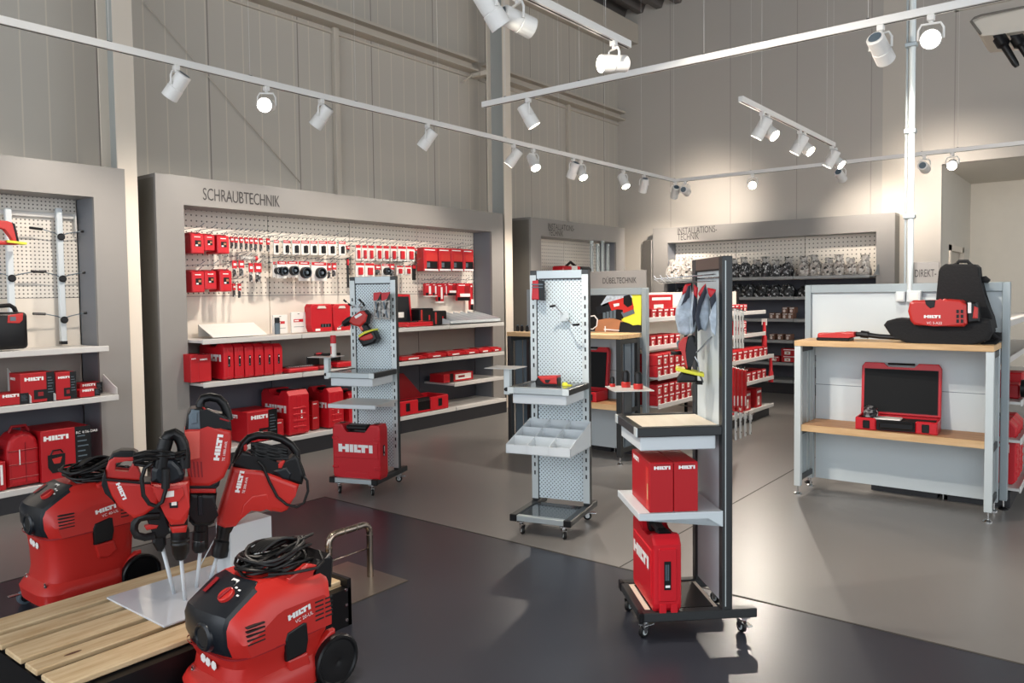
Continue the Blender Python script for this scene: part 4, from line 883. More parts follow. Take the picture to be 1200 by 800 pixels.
b = MB(); b.prism(ab((1136, 353), (1148, 354), (1152, 376), (1137, 378)), (0, -.09, 0), X_, Z_, N_, .13, m_blk, .012); b.prism(ab((1138.5, 354), (1142.5, 354), (1142.5, 366), (1138.5, 366)), (0, -.157, 0), X_, Z_, N_, .004, m_logo); b.prism(ab((1146, 358), (1150, 360), (1150, 372), (1144, 372)), (0, -.15, 0), X_, Z_, N_, .03, m_redV, .004); b.build('battery', T)
b = MB()
for k in range(3): 
    for j in range(2): b.prism(ab((1126+5*j, 362+5.5*k), (1129+5*j, 362+5.5*k), (1129+5*j, 366+5.5*k), (1126+5*j, 366+5.5*k)), (0, -.181, 0), X_, Z_, N_, .006, m_blk)
b.build('air_vents', T)
b = MB(); b.tube([V((a, -.02+.0*i, z)) for i, (a, z) in enumerate(ab((1160, 388), (1168, 395), (1172, 397), (1166, 402), (1150, 403)))], .014, m_blkM, 8); b.build('waist_strap', T)
b = MB(); b.prism(ab((1152, 398), (1158, 394), (1163, 389), (1173.5, 390), (1173.5, 400), (1155, 401)), (0, .03, 0), X_, Z_, N_, .05, m_blkM, .01); b.build('buckle', T)
PN = Plane((-1.7, 5.84, ZT), (1, 0, 0)); nb = lambda *pts: [PN.ab(*p) for p in pts]
T = thing('floor_nozzle', 'flat red suction nozzle with black hose on the left of the benchtop', 'nozzle', PN.o)
b = MB(); b.prism(nb((960, 397), (960.5, 391), (962, 389.5), (975, 389.8), (985, 391), (992, 388.4), (1003, 388.6), (1003.5, 394.5), (997, 395.5), (990, 397.5)), (0, 0, 0), X_, Z_, N_, .11, m_redV, .012, 3); b.build('nozzle_head', T)
b = MB(); (x0, zb), (x1, zt) = nb((959.5, 399), (998, 395.6)); b.box(x0, x1, -.065, .065, 0, zt, m_blk, .006); b.build('brush_base', T)
b = MB(); b.tube([V((a, 0, z)) for a, z in nb((1002, 391.5), (1010, 391.5), (1018, 392.5), (1030, 394), (1045, 395), (1062, 396))], .017, m_blk, 10)
b.tube([V((a, 0, z)) for a, z in nb((1009, 391.3), (1018, 392.3))], .026, m_blk, 10); b.build('suction_hose', T)
# conduit and sockets
p = ony(1065, 333, 6.06); 
T = thing('power_conduit', 'white steel conduit dropping from the roof to the bench sockets', 'conduit', (p.x, 6.10, 0))
b = MB(); b.cyl((0, 0, 1.47), (0, 0, 6.2), .021, m_aluF); b.cyl((-.034, 0, 1.47), (-.034, 0, 6.2), .008, m_alu, n=8); b.build('tube', T)
for z in (2.0, 2.6, 3.2, 3.8):
    b = MB(); b.box(-.045, .03, -.03, .03, z, z+.03, m_alu, .004); b.build('clamp', T)
for i, (a, t, c, d) in enumerate(((1051, 341.5, 1062, 353.5), (1064, 340.5, 1081, 354))):
    pa, pc = ony(a, t, 6.115), ony(c, d, 6.115); w = pc.x-pa.x; h = pa.z-pc.z
    b = MB(); b.box(0, w, -.05, 0, 0, h, m_white, .006); b.box(w*.2, w*.8, -.052, -.049, h*.2, h*.8, m_paper, .003)
    solo('power_socket', b, 'white power socket box on the bench wall, %s' % ('left one' if i == 0 else 'right one with flap'), 'socket', None, (pa.x, 6.1145, pc.z))

# ------------------------------------------------------------------ gondolas behind the benches
def gondola(x, y0, y1, label, yl):
    """double shelf run along Y, x = front of the deep shelves, goods face +X"""
    T = thing('gondola', label, 'shelving', (x, y0, 0)); L = y1-y0; s = x-.42
    b = MB(); b.box(-.50, -.46, 0, L, .15, 1.495, m_cream); b.build('back_panel', T)
    for u in (0, L*.5, L-.03):
        b = MB(); b.box(-.465, -.435, u, u+.03, 0, 1.5, m_blk if u else m_shelf); b.build('upright', T)
    for z, f in ((1.225, -.10), (.965, -.10), (.70, 0), (.44, 0), (.11, 0.0)):
        for u0, u1 in ((0.0, L*.5), (L*.5, L)):
            b = MB(); b.box(-.45, f-.01, u0+.003, u1-.003, z+.012, z+.03, m_shelf); b.box(f-.012, f, u0+.003, u1-.003, z, z+.045, m_shelf, .004); b.build('shelf', T)
    b = MB(); b.box(-.46, -.06, 0, L, 0, .11, m_kick); b.build('kickboard', T)
    b = MB(); b.box(-.94, -.50, 0, L, 0, .14, m_kick); b.box(-.92, -.51, 0, L, .6, .62, m_shelf); b.box(-.92, -.51, 0, L, .95, .97, m_shelf); b.build('rear_shelves', T)
    return T
G1 = gondola(-3.25, 6.26, 9.22, 'white gondola of small red boxes behind the anthracite bench', None)
G2 = gondola(-.50, 6.17, 9.0, 'white gondola at the right edge behind the bright display bench', None)
ru = math.pi/2
def boxes(rows, xf, tag_, grp):
    for z, x, ys, lv, s in rows:
        for l in range(lv):
            for i, y in enumerate(ys):
                minibox((x, y, z+.032+l*(s[2]+.002)), s, 'red carton, %s, %s%s' % (tag_[z], ORD[i % 20]+' along', '' if lv == 1 else (', lower layer', ', upper layer')[l]), grp, None, ru, 'g')
near = [6.36+.125*i for i in range(6)]
lev = {1.225: 'upper gondola shelf', .965: 'second gondola shelf', .70: 'third gondola shelf', .44: 'fourth gondola shelf', .11: 'gondola base'}
sm = (.10, .2, .10)
minibox((-3.38, 6.56, 1.225+.032), (.5, .12, .22), 'wide red carton on the upper gondola shelf next to the sign frame', None, None, ru, 'wide')
boxes([(1.225, -3.355, [6.38+.12*i for i in range(5)], 1, (.10, .12, .09))], 0, lev, 'small red cartons on the near gondola, upper shelf')
boxes([(.965, -3.355, near[:5], 1, sm)], 0, lev, 'small red cartons on the near gondola, second shelf')
boxes([(.70, -3.26, [6.30+.12*i for i in range(6)], 2, (.105, .2, .10))], 0, lev, 'small red cartons on the near gondola, third shelf')
boxes([(.44, -3.26, [6.30+.12*i for i in range(6)], 2, (.105, .2, .095))], 0, lev, 'small red cartons on the near gondola, fourth shelf')
lev = {1.225: 'far part of the upper gondola shelf', .965: 'far part of the second gondola shelf', .70: 'far part of the third gondola shelf', .44: 'far part of the fourth gondola shelf', .11: 'far part of the gondola base'}
boxes([(1.225, -3.36, [7.75+.12*i for i in range(8)], 1, (.10, .12, .09))], 0, lev, 'small red cartons on the far gondola part, upper shelf')
boxes([(1.225, -3.50, [7.75+.13*i for i in range(3)], 2, (.11, .12, .11))], 0, {1.225: 'far upper gondola shelf, back row'}, 'small red cartons on the far gondola part, back row')
boxes([(.965, -3.36, [8.36, 8.47, 8.58, ], 2, (.09, .14, .08))], 0, lev, 'small red cartons on the far gondola part, second shelf')
boxes([(.70, -3.27, [7.9+.155*i for i in range(8)], 1, (.13, .22, .11))], 0, lev, 'small red cartons on the far gondola part, third shelf')
boxes([(.44, -3.27, [8.3+.16*i for i in range(5)], 1, (.13, .2, .11))], 0, lev, 'small red cartons on the far gondola part, fourth shelf')
boxes([(.11, -3.30, [8.05, 8.3, 8.52, 8.86], 1, (.17, .15, .22))], 0, lev, 'red cartons on the gondola base')
# hanging goods on arms at the middle upright of the gondola
def arm(px, py, m, zt):
    pass
HX = -3.02
def hangers(pxs, t, d, name, label, grp, kind):
    for i, px in enumerate(pxs):
        p1 = onx(px, t+i*1.0, HX); p0 = onx(px+1.0, d, HX); h = p1.z-p0.z
        T = thing(name, label % ORD[i], 'rail' if kind != 'pack' else 'pack', (HX, p1.y, p0.z), 0, grp); b = MB()
        if kind == 'bar':
            b.box(-.008, .008, -.013, .013, 0, h, m_aluF, .003)
            for k in range(3): b.box(.0075, .0095, -.005, .005, h*(.15+.3*k), h*(.25+.3*k), m_blk)
            b.build('bar', T)
        elif kind == 'pack':
            b.box(-.010, .010, -.030, .030, 0, h, m_redC, .004); b.box(.0105, .012, -.026, -.0, .02, .12, m_logo); b.build('packaging', T)
        else:
            b.box(-.007, .007, -.022, .018, 0.04, h-.03, m_white, .004); b.tube([(0, -.02, h-.05), (0, -.02, h), (0, .02, h), (0, .02, h-.05)], .012, m_white, 6)
            for k in range(3): b.box(.0068, .0085, -.006, .006, h*(.2+.28*k), h*(.24+.28*k), m_blk)
            b.box(-.004, .004, .02, .06, .02, .07, m_white); b.build('profile', T)
        hk = MB(); hk.tube([(-.465, 0, p1.z+.03), (HX+.03+3.25, 0, p1.z+.005), (HX+.04+3.25, 0, p1.z+.03)], .005, m_chrome, 5); hk.shift((0, -(p1.y-6.26), 0)); hk.build('wire_hook', G1)
hangers((861, 864.2, 867.5, 870.6), 362, 408, 'slotted_bar', 'slotted silver bar hanging right of the glove trolley post, %s from left', 'silver slotted bars', 'bar')
hangers((860, 864, 868.5, 873), 431, 477, 'long_pack', 'long red pack hanging right of the glove trolley post, %s from left', 'long red hanging packs', 'pack')
hangers((862.5, 868, 873.5, 879.5), 483, 528, 'angle_profile', 'white angle profile hanging low right of the glove trolley post, %s from left', 'white angle profiles', 'prof')
# goods on the right-edge gondola
def rbox(px0, px1, z, h, label, m=None):
    y0, y1 = onx(px0, 400, -.56).y, onx(px1, 400, -.56).y
    return y0, y1
for i, (z, y, dy, h, m) in enumerate(((1.225, 6.32, .1, .12, 'c'), (1.225, 6.46, .1, .16, 'r'), (1.225, 6.62, .1, .14, 'c'), (.965, 6.28, .14, .17, 'c'), (.965, 6.46, .12, .15, 'r'), (.70, 6.32, .2, .10, 'r'), (.70, 6.56, .2, .16, 'r'))):
    xs = -.64 if z > .9 else -.53
    b = MB(); b.box(-.3, 0, 0, dy, 0, h, m_redC if m == 'r' else m_bag, .01); b.box(0, .002, dy*.2, dy*.8, h*.3, h*.7, m_logo)
    solo('shelf_pack', b, '%s pack on the right-edge gondola, %s from above' % (('red', 'clear')[m == 'c'], ORD[i]), 'pack', None, (xs, y, z+.032))
for i in range(3): slim_case(6.27+.17*i, 6.42+.17*i, .44, 'red tool case standing in the right-edge gondola, %s' % ORD[i], 'red cases at the right edge', -.92, -.54, .142, True, False)
b = MB(); b.prof((0, 0, 0), (1, 0, 0), [(0, .06), (.05, .065), (.05, .04), (.02, .035)], m_blk, 18); solo('black_disc_holder', b, 'round black disc piece at the right-edge gondola shelf', 'disc', None, (-.52, 6.3, .81))
# ------------------------------------------------------------------ rolling demo trolleys
CW, CD, CP = .404, .5185, .362
def caster(T, x, y, rz=0.6, brake=False):
    b = MB(); b.box(x-.022, x+.022, y-.022, y+.022, .073, .080, m_chrome, .002); b.cyl((x, y, .06), (x, y, .075), .012, m_chrome, n=10)
    c, s = math.cos(rz), math.sin(rz); ox, oy = x-.015*c, y-.015*s
    b.prism([(-.02, .062), (.02, .062), (.006, .02), (-.006, .02)], (ox-.012*s, oy+.012*c, 0), (c, s, 0), (0, 0, 1), (-s, c, 0), .003, m_chrome)
    b.prism([(-.02, .062), (.02, .062), (.006, .02), (-.006, .02)], (ox+.012*s, oy-.012*c, 0), (c, s, 0), (0, 0, 1), (-s, c, 0), .003, m_chrome)
    if brake: b.prism([(-.01, .055), (.055, .05), (.06, .043), (-.01, .045)], (ox, oy, 0), (c, s, 0), (0, 0, 1), (-s, c, 0), .03, m_chrome, .003)
    o = b.build('caster', T)
    w_ = MB(); w_.prof((ox-.009*-s, oy-.009*c, .027), (-s, c, 0), [(0, .024), (.003, .027), (.015, .027), (.018, .024)], m_rub, 16); w_.prof((ox-.010*-s, oy-.010*c, .027), (-s, c, 0), [(0, .015), (.020, .015)], m_aluF, 12); w_.build('wheel', o)
def trolley(loc, rz, label, postm, postfront, basem, frontm, bmat, tablem, panelm):
    T = thing('demo_trolley', label, 'trolley', loc, rz)
    for x in (0, CW-.045):
        b = MB(); b.box(x, x+.045, CP, CP+.045, .125, 1.65, postm, .003)
        if postfront:
            b.box(x+.001, x+.044, CP-.003, CP+.001, .14, 1.62, m_aluF)
            for k in range(22):
                z = .3+k*.055
                if .80 < z < .98: continue
                b.box(x+.018, x+.028, CP-.0045, CP-.002, z, z+.026, m_slot)
        else: b.box(x+.045 if x else x-.001, x+.0458 if x else x, CP+.012, CP+.016, .14, 1.63, m_aluF)  # painted highlight: thin pale strip down the post
        b.build('post', T)
        b = MB(); b.box(x, x+.045, 0, CD, .085, .125, basem, .004); b.box(x-.002, x+.047, -.003, .02, .083, .127, m_blk, .004); b.build('base_arm', T)
    b = MB(); b.box(.045, CW-.045, CP+.002, CP+.043, 1.595, 1.65, frontm if postfront else mat_brown, .003); b.box(.045, CW-.045, CP+.002, CP+.043, 1.59, 1.595, m_slot); b.build('top_rail', T)
    b = MB(); b.box(.045, CW-.045, 0.0, .035, .087, .123, frontm, .003); b.build('front_rail', T)
    b = MB(); b.box(.045, CW-.045, .035, CP, .105, .117, tablem[0]); 
    if tablem[1]: b.box(.06, CW-.06, .06, CP-.02, .117, .121, tablem[1])
    b.build('base_board', T)
    b = MB(); b.box(.047, CW-.047, CP+.01, CP+.03, .145, 1.59, panelm); b.build('rear_panel', T)
    # table with drawer
    b = MB(); b.box(.0, .04, -.01, CP, .885, .925, bmat, .004); b.box(CW-.04, CW, -.01, CP, .885, .925, bmat, .004); b.box(.04, CW-.04, -.01, .025, .885, .925, frontm, .003)
    b.box(.0, .042, -.014, -.006, .885, .925, m_aluF, .002); b.box(CW-.042, CW, -.014, -.006, .885, .925, m_aluF, .002); b.build('table_frame', T)
    b = MB(); b.box(.04, CW-.04, .025, CP, .905, .921, tablem[2]); b.build('table_board', T)
    b = MB(); b.box(.025, CW-.025, .01, CP-.02, .822, .883, m_white, .004); b.build('drawer', T)
    caster(T, .06, .04, 2.4); caster(T, CW-.06, .04, 2.2, True); caster(T, CW-.04, CD-.045, .3, True); caster(T, .04, CD-.045, .5)
    # swing plate on the left of the table
    b = MB(); b.box(-.045, -.005, .03, .07, .87, 1.035, m_aluF if postfront else m_darkpro, .003); b.prof((-.025, .03, .905), (0, -1, 0), [(0, .013), (.012, .012)], m_blk, 12); b.build('plate_arm', T)
    b = MB(); b.box(-.15, .06, -.03, .16, 1.036, 1.040, m_shelf); b.build('side_plate', T)
    return T
mat_brown = mat('top_rail_bronze', (112, 96, 88), 0.45, metal=0.3)
m_clearboard = mat('dark_glass_board', (74, 80, 84), 0.12)
CA = trolley((-1.865, 3.178, 0), -.818, 'demo trolley with hanging gloves, wood table and white shelf in the foreground', m_darkpro, False, m_darkpro, m_darkpro, m_darkpro, (m_beechY, m_blk, m_beechY), m_cool)
CB = trolley((-2.973, 3.735, 0), .239, 'white perforated demo trolley with nine-bin tray in the middle', m_darkpro, True, m_darkpro, m_alu, m_darkpro, (m_clearboard, None, m_clearboard), m_pegC)
CC = trolley((-4.705, 3.711, 0), .344, 'demo trolley with drill and red case in front of the long wall display', m_darkpro, True, m_darkpro, m_alu, m_darkpro, (m_beechY, None, m_clearboard), m_pegC)
def loc_of(T, x, y, z=0):
    a = T.rotation_euler.z; return V((T.location.x+x*math.cos(a)-y*math.sin(a), T.location.y+x*math.sin(a)+y*math.cos(a), z))
def dirs(T):
    a = T.rotation_euler.z; return V((math.cos(a), math.sin(a), 0)), V((-math.sin(a), math.cos(a), 0))
# trolley B: nine bin tray
T = thing('bin_tray', 'white sloping tray with nine bins on the perforated trolley', 'tray', loc_of(CB, -.01, -.025, .515), CB.rotation_euler.z)
w, d = .425, .385; zf, zb = .055, .16
zt = lambda y: zf+(zb-zf)*y/d
b = MB(); b.box(0, w, 0, .004, 0, zf, m_white); b.box(0, w, 0, d, 0, .004, m_white); b.box(0, w, d-.004, d, 0, zb, m_white); b.build('tray_shell', T)
for x in (0, w/3, 2*w/3, w-.004):
    b = MB(); b.prism([(0, 0), (d, 0), (d, zb), (0, zf)], (x+.002, 0, 0), (0, 1, 0), (0, 0, 1), (1, 0, 0), .004, m_white); b.build('side_wall' if x in (0, w-.004) else 'divider', T)
for y in (d/3, 2*d/3):
    b = MB(); b.box(0, w, y-.002, y+.002, 0, zt(y), m_white); b.build('cross_divider', T)
for i, (x, y) in enumerate(((.06, .06), (.36, .06), (.08, .2))):
    b = MB(); b.loft([rr(0, 0, .05*s, .045*s, z, 2.5, 14) for z, s in ((0, .9), (.012, 1), (.022, .5))], m_bag); lc = loc_of(CB, -.01+x, -.03+y, .5205)
    solo('anchor_pack', b, 'clear pack of small anchors in a bin of the white tray, %s' % ORD[i], 'pack', 'clear packs in the bin tray', lc)
# trolley B: items
ux, uy = dirs(CB); PB = Plane(loc_of(CB, .2, CP-.03, 1.3), ux)
def pak(P, T0, pts, label, cat, name='hanging_pack', group=None):
    pass
T = thing('glove_pack', 'red black and grey glove pack hanging at the top left of the perforated trolley', 'pack', PB.o); b = MB(); nrm = PB.n
b.prism([PB.ab(*q) for q in ((625, 329), (633, 328), (633, 351), (624, 351))], nrm*.01, ux, (0, 0, 1), nrm, .02, m_red, .005); b.prism([PB.ab(*q) for q in ((632, 328), (638.5, 329), (639, 352), (633, 351.5))], nrm*.012, ux, (0, 0, 1), nrm, .024, m_blk, .005)
b.prism([PB.ab(*q) for q in ((625, 332.5), (638, 332.5), (638, 334), (625, 334))], nrm*.026, ux, (0, 0, 1), nrm, .003, m_gry); b.prism([PB.ab(*q) for q in ((625, 336), (638, 336), (638, 337), (625, 337))], nrm*.026, ux, (0, 0, 1), nrm, .003, m_gry); b.build('packaging', T)
b = MB(); b.tube([PB.hit(631, 327, -.02)-PB.o, PB.hit(631, 327, .03)-PB.o], .003, m_chrome, 5); b.build('hook', T)
def blackhooks(P, pts, label, T0, base):
    T = thing('tool_hook', label, 'hook', P.o)
    b = MB(); c = P.hit(*base, -.02)-P.o; b.prism([(-.03, -.03), (.03, -.03), (.03, .03), (-.03, .03)], c+P.n*.012, P.ux, (0, 0, 1), P.n, .008, m_cool, .003); b.build('hook_plate', T)
    for (x0, y0), (x1, y1) in pts:
        f = MB(); f.tube([c, P.hit(x0, y0, .05)-P.o], .0035, m_chrome, 6); f.tube([P.hit(x0, y0, .045)-P.o, P.hit(x1, y1, .06)-P.o], .0075, m_blk, 8); f.build('hook_arm', T)
blackhooks(PB, (((651, 358), (644, 359)), ((671.5, 380.5), (678.5, 380))), 'empty tool holder with two black hook tips on the perforated trolley', None, (662, 371))
T = thing('battery_tool', 'red and black battery tool lying on the perforated trolley table', 'tool', loc_of(CB, .19, .18, .9215)); P = Plane(T.location, ux); ab2 = lambda *p: [P.ab(*q) for q in p]
b = MB(); b.prism(ab2((630, 452), (629, 446), (632, 441), (654, 440.5), (656, 443), (656, 453)), (0, 0, 0), ux, (0, 0, 1), P.n, .07, m_blk, .01); b.build('battery', T)
b = MB(); b.prism(ab2((631.5, 440.3), (655, 439.5), (655.5, 450), (640, 449.5), (636, 446)), (0, 0, 0), ux, (0, 0, 1), P.n, .076, m_redV, .012, 3); b.prism(ab2((641, 444), (648, 444), (645, 448), (642, 447.5)), P.n*.038, ux, (0, 0, 1), P.n, .004, m_blk); b.build('housing', T)
b = MB(); b.prof((0, 0, 0), (0, 0, 1), [(0, .02), (.012, .018), (.02, .01)], m_yel, 12); b.box(0, .05, -.008, .008, 0, .008, m_yel); solo('yellow_cap', b, 'small yellow cap beside the battery tool', 'cap', None, loc_of(CB, .30, .2, .9215))

# trolley C: drill, packs, case, shelf, plate things
ux, uy = dirs(CC); PC = Plane(loc_of(CC, .2, CP-.06, 1.3), ux); n = PC.n; A = lambda *p: [PC.ab(*q) for q in p]; Z = (0, 0, 1)
T = thing('cordless_drill', 'red cordless drill with yellow ringed battery hanging nose down left', 'drill', PC.o)
b = MB(); b.prism(A((413, 372), (424, 364), (429, 364), (433, 369), (431, 377), (424, 383), (416, 381), (411, 377)), (0, 0, 0), ux, Z, n, .075, m_redV, .016, 3); hb = b.build('motor_housing', T)
b = MB(); b.prism(A((418, 370.5), (425, 366.5), (427.5, 368.5), (420, 373)), n*.038, ux, Z, n, .003, m_logo); b.build('print', hb)
b = MB(); b.prism(A((425, 364), (430, 363), (434, 368), (432, 379), (428, 383), (427, 376)), (0, 0, 0), ux, Z, n, .06, m_blk, .014); b.build('motor_cap', T)
b = MB(); c0, c1, c2 = PC.hit(412, 374)-PC.o, PC.hit(402, 380)-PC.o, PC.hit(396.5, 384)-PC.o; b.prof(c0, c1-c0, [(0, .028), (.03, .03), ((c1-c0).length*.9, .024), ((c1-c0).length, .014)], m_blk, 14); b.tube([c1, c2], .004, m_chrome, 6); b.build('chuck', T)
b = MB(); b.prism(A((421, 381), (428, 377), (436, 387), (431, 391), (426, 389)), (0, 0, 0), ux, Z, n, .045, m_blk, .012); b.prism(A((420, 380), (424, 378), (428, 386), (425, 388)), n*.002, ux, Z, n, .05, m_redO, .01); b.build('grip', T)
b = MB(); b.prism(A((423, 392.5), (430, 388), (440, 385), (440, 387.3), (430, 390.5), (424, 395)), (0, 0, 0), ux, Z, n, .09, m_yel, .003); b.build('belt_ring', T)
b = MB(); b.prism(A((421.5, 397), (424, 393), (440, 387), (444.5, 397), (441, 402), (428, 406)), (0, 0, 0), ux, Z, n, .085, m_blk, .014); b.prism(A((424, 395), (438, 389.5), (441, 394), (439, 397), (430, 399), (425, 398)), n*.003, ux, Z, n, .09, m_redV, .01); b.build('battery', T)
blackhooks(PC, (((406, 354), (402.5, 351)), ((424, 354), (420.5, 350.5)), ((411, 358), (408, 356)), ((427, 358.5), (425, 354))), 'tool holder with black hooks above the red drill', None, (419, 361))
for i, (a, c, m2) in enumerate(((438, 446.6, m_blk), (447.3, 457, m_redD))):
    T = thing('blade_pack', 'clear red topped blade pack on the drill trolley, %s' % ('left one' if i == 0 else 'right one'), 'pack', PC.o, 0, 'blade packs on the drill trolley')
    b = MB(); b.prism(A((a, 343), (c, 342), (c-.5, 374.5), (a+.5, 373.5)), (0, 0, 0), ux, Z, n, .012, m_bag, .003); b.prism(A((a, 343), (c, 342), (c, 348), (a+3, 352), (a, 352)), n*.002, ux, Z, n, .014, m_red, .002); b.prism(A((c, 344), (c, 351), (c-4, 353)), n*.004, ux, Z, n, .014, m_blk); bo = b.build('packaging', T)
    b = MB(); b.prism(A((a+2, 354), (a+3.5, 353), (c-1.5, 372), (c-3, 372.5)), n*.01, ux, Z, n, .006, m_gry); b.prism(A((c-3, 354), (c-2, 354), (a+4, 371), (a+2.5, 371)), n*.012, ux, Z, n, .006, m_bitsD); b.build('blades', bo)
b = MB(); w = CW; b.box(0, w, -.005, .36, .0, .008, m_shelf); b.box(0, w, -.01, 0, -.022, .01, m_white, .003)
for x in (.02, w-.026): b.prism([(0, 0), (.38, 0), (.38, -.05), (.34, -.05)], (x, 0, 0), (0, 1, 0), Z, (1, 0, 0), .005, m_shelf)
solo('trolley_shelf', b, 'white steel shelf below the drawer of the drill trolley', 'shelf', None, loc_of(CC, 0, .01, .675), CC.rotation_euler.z)
def upright_case(loc, rz, w, h, d, label, lw=.55):
    T = thing('tool_case', label, 'case', loc, rz)
    ol = [(-w/2+.01, .0), (w/2-.01, 0), (w/2, .03), (w/2, h*.92), (w/2-.012, h), (w*.29, h), (w*.21, h*.83), (-w*.21, h*.83), (-w*.29, h), (-w/2+.012, h), (-w/2, h*.92), (-w/2, .03)]
    b = MB(); b.prism(ol, (0, d/2, 0), (1, 0, 0), Z, (0, 1, 0), d, m_red, .012, 2); bo = b.build('shell', T)
    b = MB(); b.box(-w*.22, w*.22, d*.05, d*.75, h*.90, h*.985, m_blk, .010); b.box(-w*.2, -w*.16, d*.2, d*.8, h*.85, h*.97, m_blk, .004); b.box(w*.16, w*.2, d*.2, d*.8, h*.85, h*.97, m_blk, .004); b.box(-w*.18, w*.18, d*.3, d*.7, h*.845, h*.86, m_blk); b.build('handle', T)
    for s in (-1, 1):
        b = MB(); b.box(s*w*.36-.015, s*w*.36+.015, d*.3, d*.7, h*.97, h*1.012, m_blk, .004); b.build('latch', T)
        b = MB(); b.box(s*w*.5-(.05 if s > 0 else 0), s*w*.5+(.05 if s < 0 else 0.002), -.006, .004, h*.72, h*.77, m_red, .003); b.box(s*w*.5-(.05 if s > 0 else 0), s*w*.5+(.05 if s < 0 else 0.002), -.006, .004, h*.18, h*.23, m_red, .003); b.build('corner_rib', bo)
    b = MB(); b.prism([(-w*.46, h*.38), (w*.46, h*.38), (w*.46, h*.68), (-w*.46, h*.68)], (0, -.002, 0), (1, 0, 0), Z, (0, 1, 0), .008, m_red, .003)
    b.prism([(-w*.3, 0.004), (w*.3, 0.004), (w*.22, h*.12), (-w*.22, h*.12)], (0, -.002, 0), (1, 0, 0), Z, (0, 1, 0), .008, m_red, .003); b.build('raised_field', bo)
    b = MB(); b.logo((-w*.36, -.008, h*.49), (1, 0, 0), Z, w*.72); b.rect((w/2+.0012, 0, 0), (0, 1, 0), Z, d*.35, d*.6, h*.42, h*.62, m_blk); b.rect((w/2+.002, 0, 0), (0, 1, 0), Z, d*.42, d*.5, h*.43, h*.46, m_logo); b.rect((w/2+.002, 0, 0), (0, 1, 0), Z, d*.5, d*.55, h*.5, h*.6, m_logo); b.build('print', bo)
    return T
upright_case(loc_of(CC, .215, .035, .1185), CC.rotation_euler.z, .405, .41, .13, 'red tool case with white lettering standing on the drill trolley base')
lc = loc_of(CC, -.045, .07, 1.041)
b = MB(); b.prof((0, 0, 0), Z, [(0, .022), (.10, .022)], m_paper, 16); b.prof((0, 0, .10), Z, [(0, .022), (.06, .022), (.062, .018)], m_red, 16); b.box(-.005, .005, -.0235, -.02, .02, .08, m_red)
solo('marking_spray', b, 'white spray can with red cap on the side plate of the drill trolley', 'can', None, loc_of(CC, .03, .05, 1.0405))
b = MB(); b.tube([(-.07, 0, .012), (-.02, 0, .016), (.03, 0, .014), (.07, 0, .016)], .011, m_blk, 8); b.tube([(-.05, 0.002, .014), (0, .002, .018)], .013, m_red, 8)
solo('folding_knife', b, 'red and black knife on the side plate of the drill trolley', 'knife', None, loc_of(CC, -.07, .05, 1.0405), .2)

# trolley A: gloves, drill, shelf, boxes, case, knobs
ux, uy = dirs(CA)
T = thing('wire_rack', 'thin wire rack carrying the gloves at the top of the foreground trolley', 'rack', loc_of(CA, 0, 0, 0), CA.rotation_euler.z)
for k, x in enumerate((.10, .20, .30)):
    b = MB(); b.tube([(x, CP+.01, 1.575), (x, .16, 1.56), (x, .15, 1.575)], .003, m_chrome, 6); b.tube([(x, CP+.01, 1.545), (x, .18, 1.54), (x, .15, 1.56)], .002, m_chrome, 6); b.build('wire_hook', T)
b = MB(); b.tube([(.03, CP+.005, 1.56), (CW-.05, CP+.005, 1.56)], .004, m_chrome, 6); b.build('cross_wire', T)
def glove(ptsc, ptsd, ptsr, o, label, i):
    P = Plane(o); G = thing('work_glove', label, 'glove', o, 0, 'gloves on the wire rack'); A_ = lambda p: [P.ab(*q) for q in p]
    b = MB(); b.prism(A_(ptsc), (0, 0, 0), P.ux, Z, P.n, .045, m_cloth, .014, 3); bo = b.build('palm', G)
    b = MB(); b.prism(A_(ptsd), P.n*.012, P.ux, Z, P.n, .04, m_clothD, .008); b.build('back_stripe', G)
    b = MB(); b.prism(A_(ptsr), P.n*.004, P.ux, Z, P.n, .045, m_red, .008); b.build('cuff', G)
glove(((809, 333), (812, 350), (814, 372), (811, 390), (803, 393), (795, 390), (791, 372), (792, 362), (799, 345)), ((806, 335), (809, 334), (808, 348), (803, 352), (798, 358)), ((803, 333), (810, 332), (807, 341), (799, 346), (801, 337)), loc_of(CA, .10, .16, 1.45), 'pale grey work glove on the wire rack, nearest the drill', 0)
glove(((812, 340), (816, 352), (818, 370), (814, 388), (809, 392), (808, 372)), ((813, 345), (817, 352), (816, 372), (812, 384), (811, 366)), ((813, 333), (818, 337), (817, 350), (813, 346)), loc_of(CA, .17, .2, 1.45), 'narrow dark striped work glove on the wire rack', 1)
glove(((827, 333), (831, 345), (832, 375), (827, 388), (821, 386), (816, 366), (820, 350)), ((826, 334), (828, 342), (822, 358), (817, 371), (818, 381), (822, 385), (818, 388), (814, 372), (818, 352)), ((822, 337), (827, 332), (826, 341), (820, 348), (818, 344)), loc_of(CA, .24, .16, 1.45), 'pale work glove with dark edge in the middle of the wire rack', 2)
glove(((838, 343), (839.5, 350), (839, 378), (838, 394), (833, 388), (831, 372), (835, 356)), ((838, 341), (839, 352), (833, 362), (831, 350)), ((829, 337), (839, 339), (838, 345), (833, 350), (830, 344)), loc_of(CA, .33, .2, 1.45), 'pale work glove with red cuff next to the dark post', 3)
o = loc_of(CA, .20, .22, 1.2); P = Plane(o); A_ = lambda *p: [P.ab(*q) for q in p]
T = thing('cordless_driver', 'black and red cordless drill with yellow strip hanging on the foreground trolley', 'drill', o)
b = MB(); b.prism(A_((806, 394), (811, 392), (815, 394), (815.5, 400), (813, 406), (811, 428), (810, 433), (803, 432), (801, 420), (801, 408), (803, 398)), (0, 0, 0), P.ux, Z, P.n, .05, m_blk, .014, 3); b.build('grip', T)
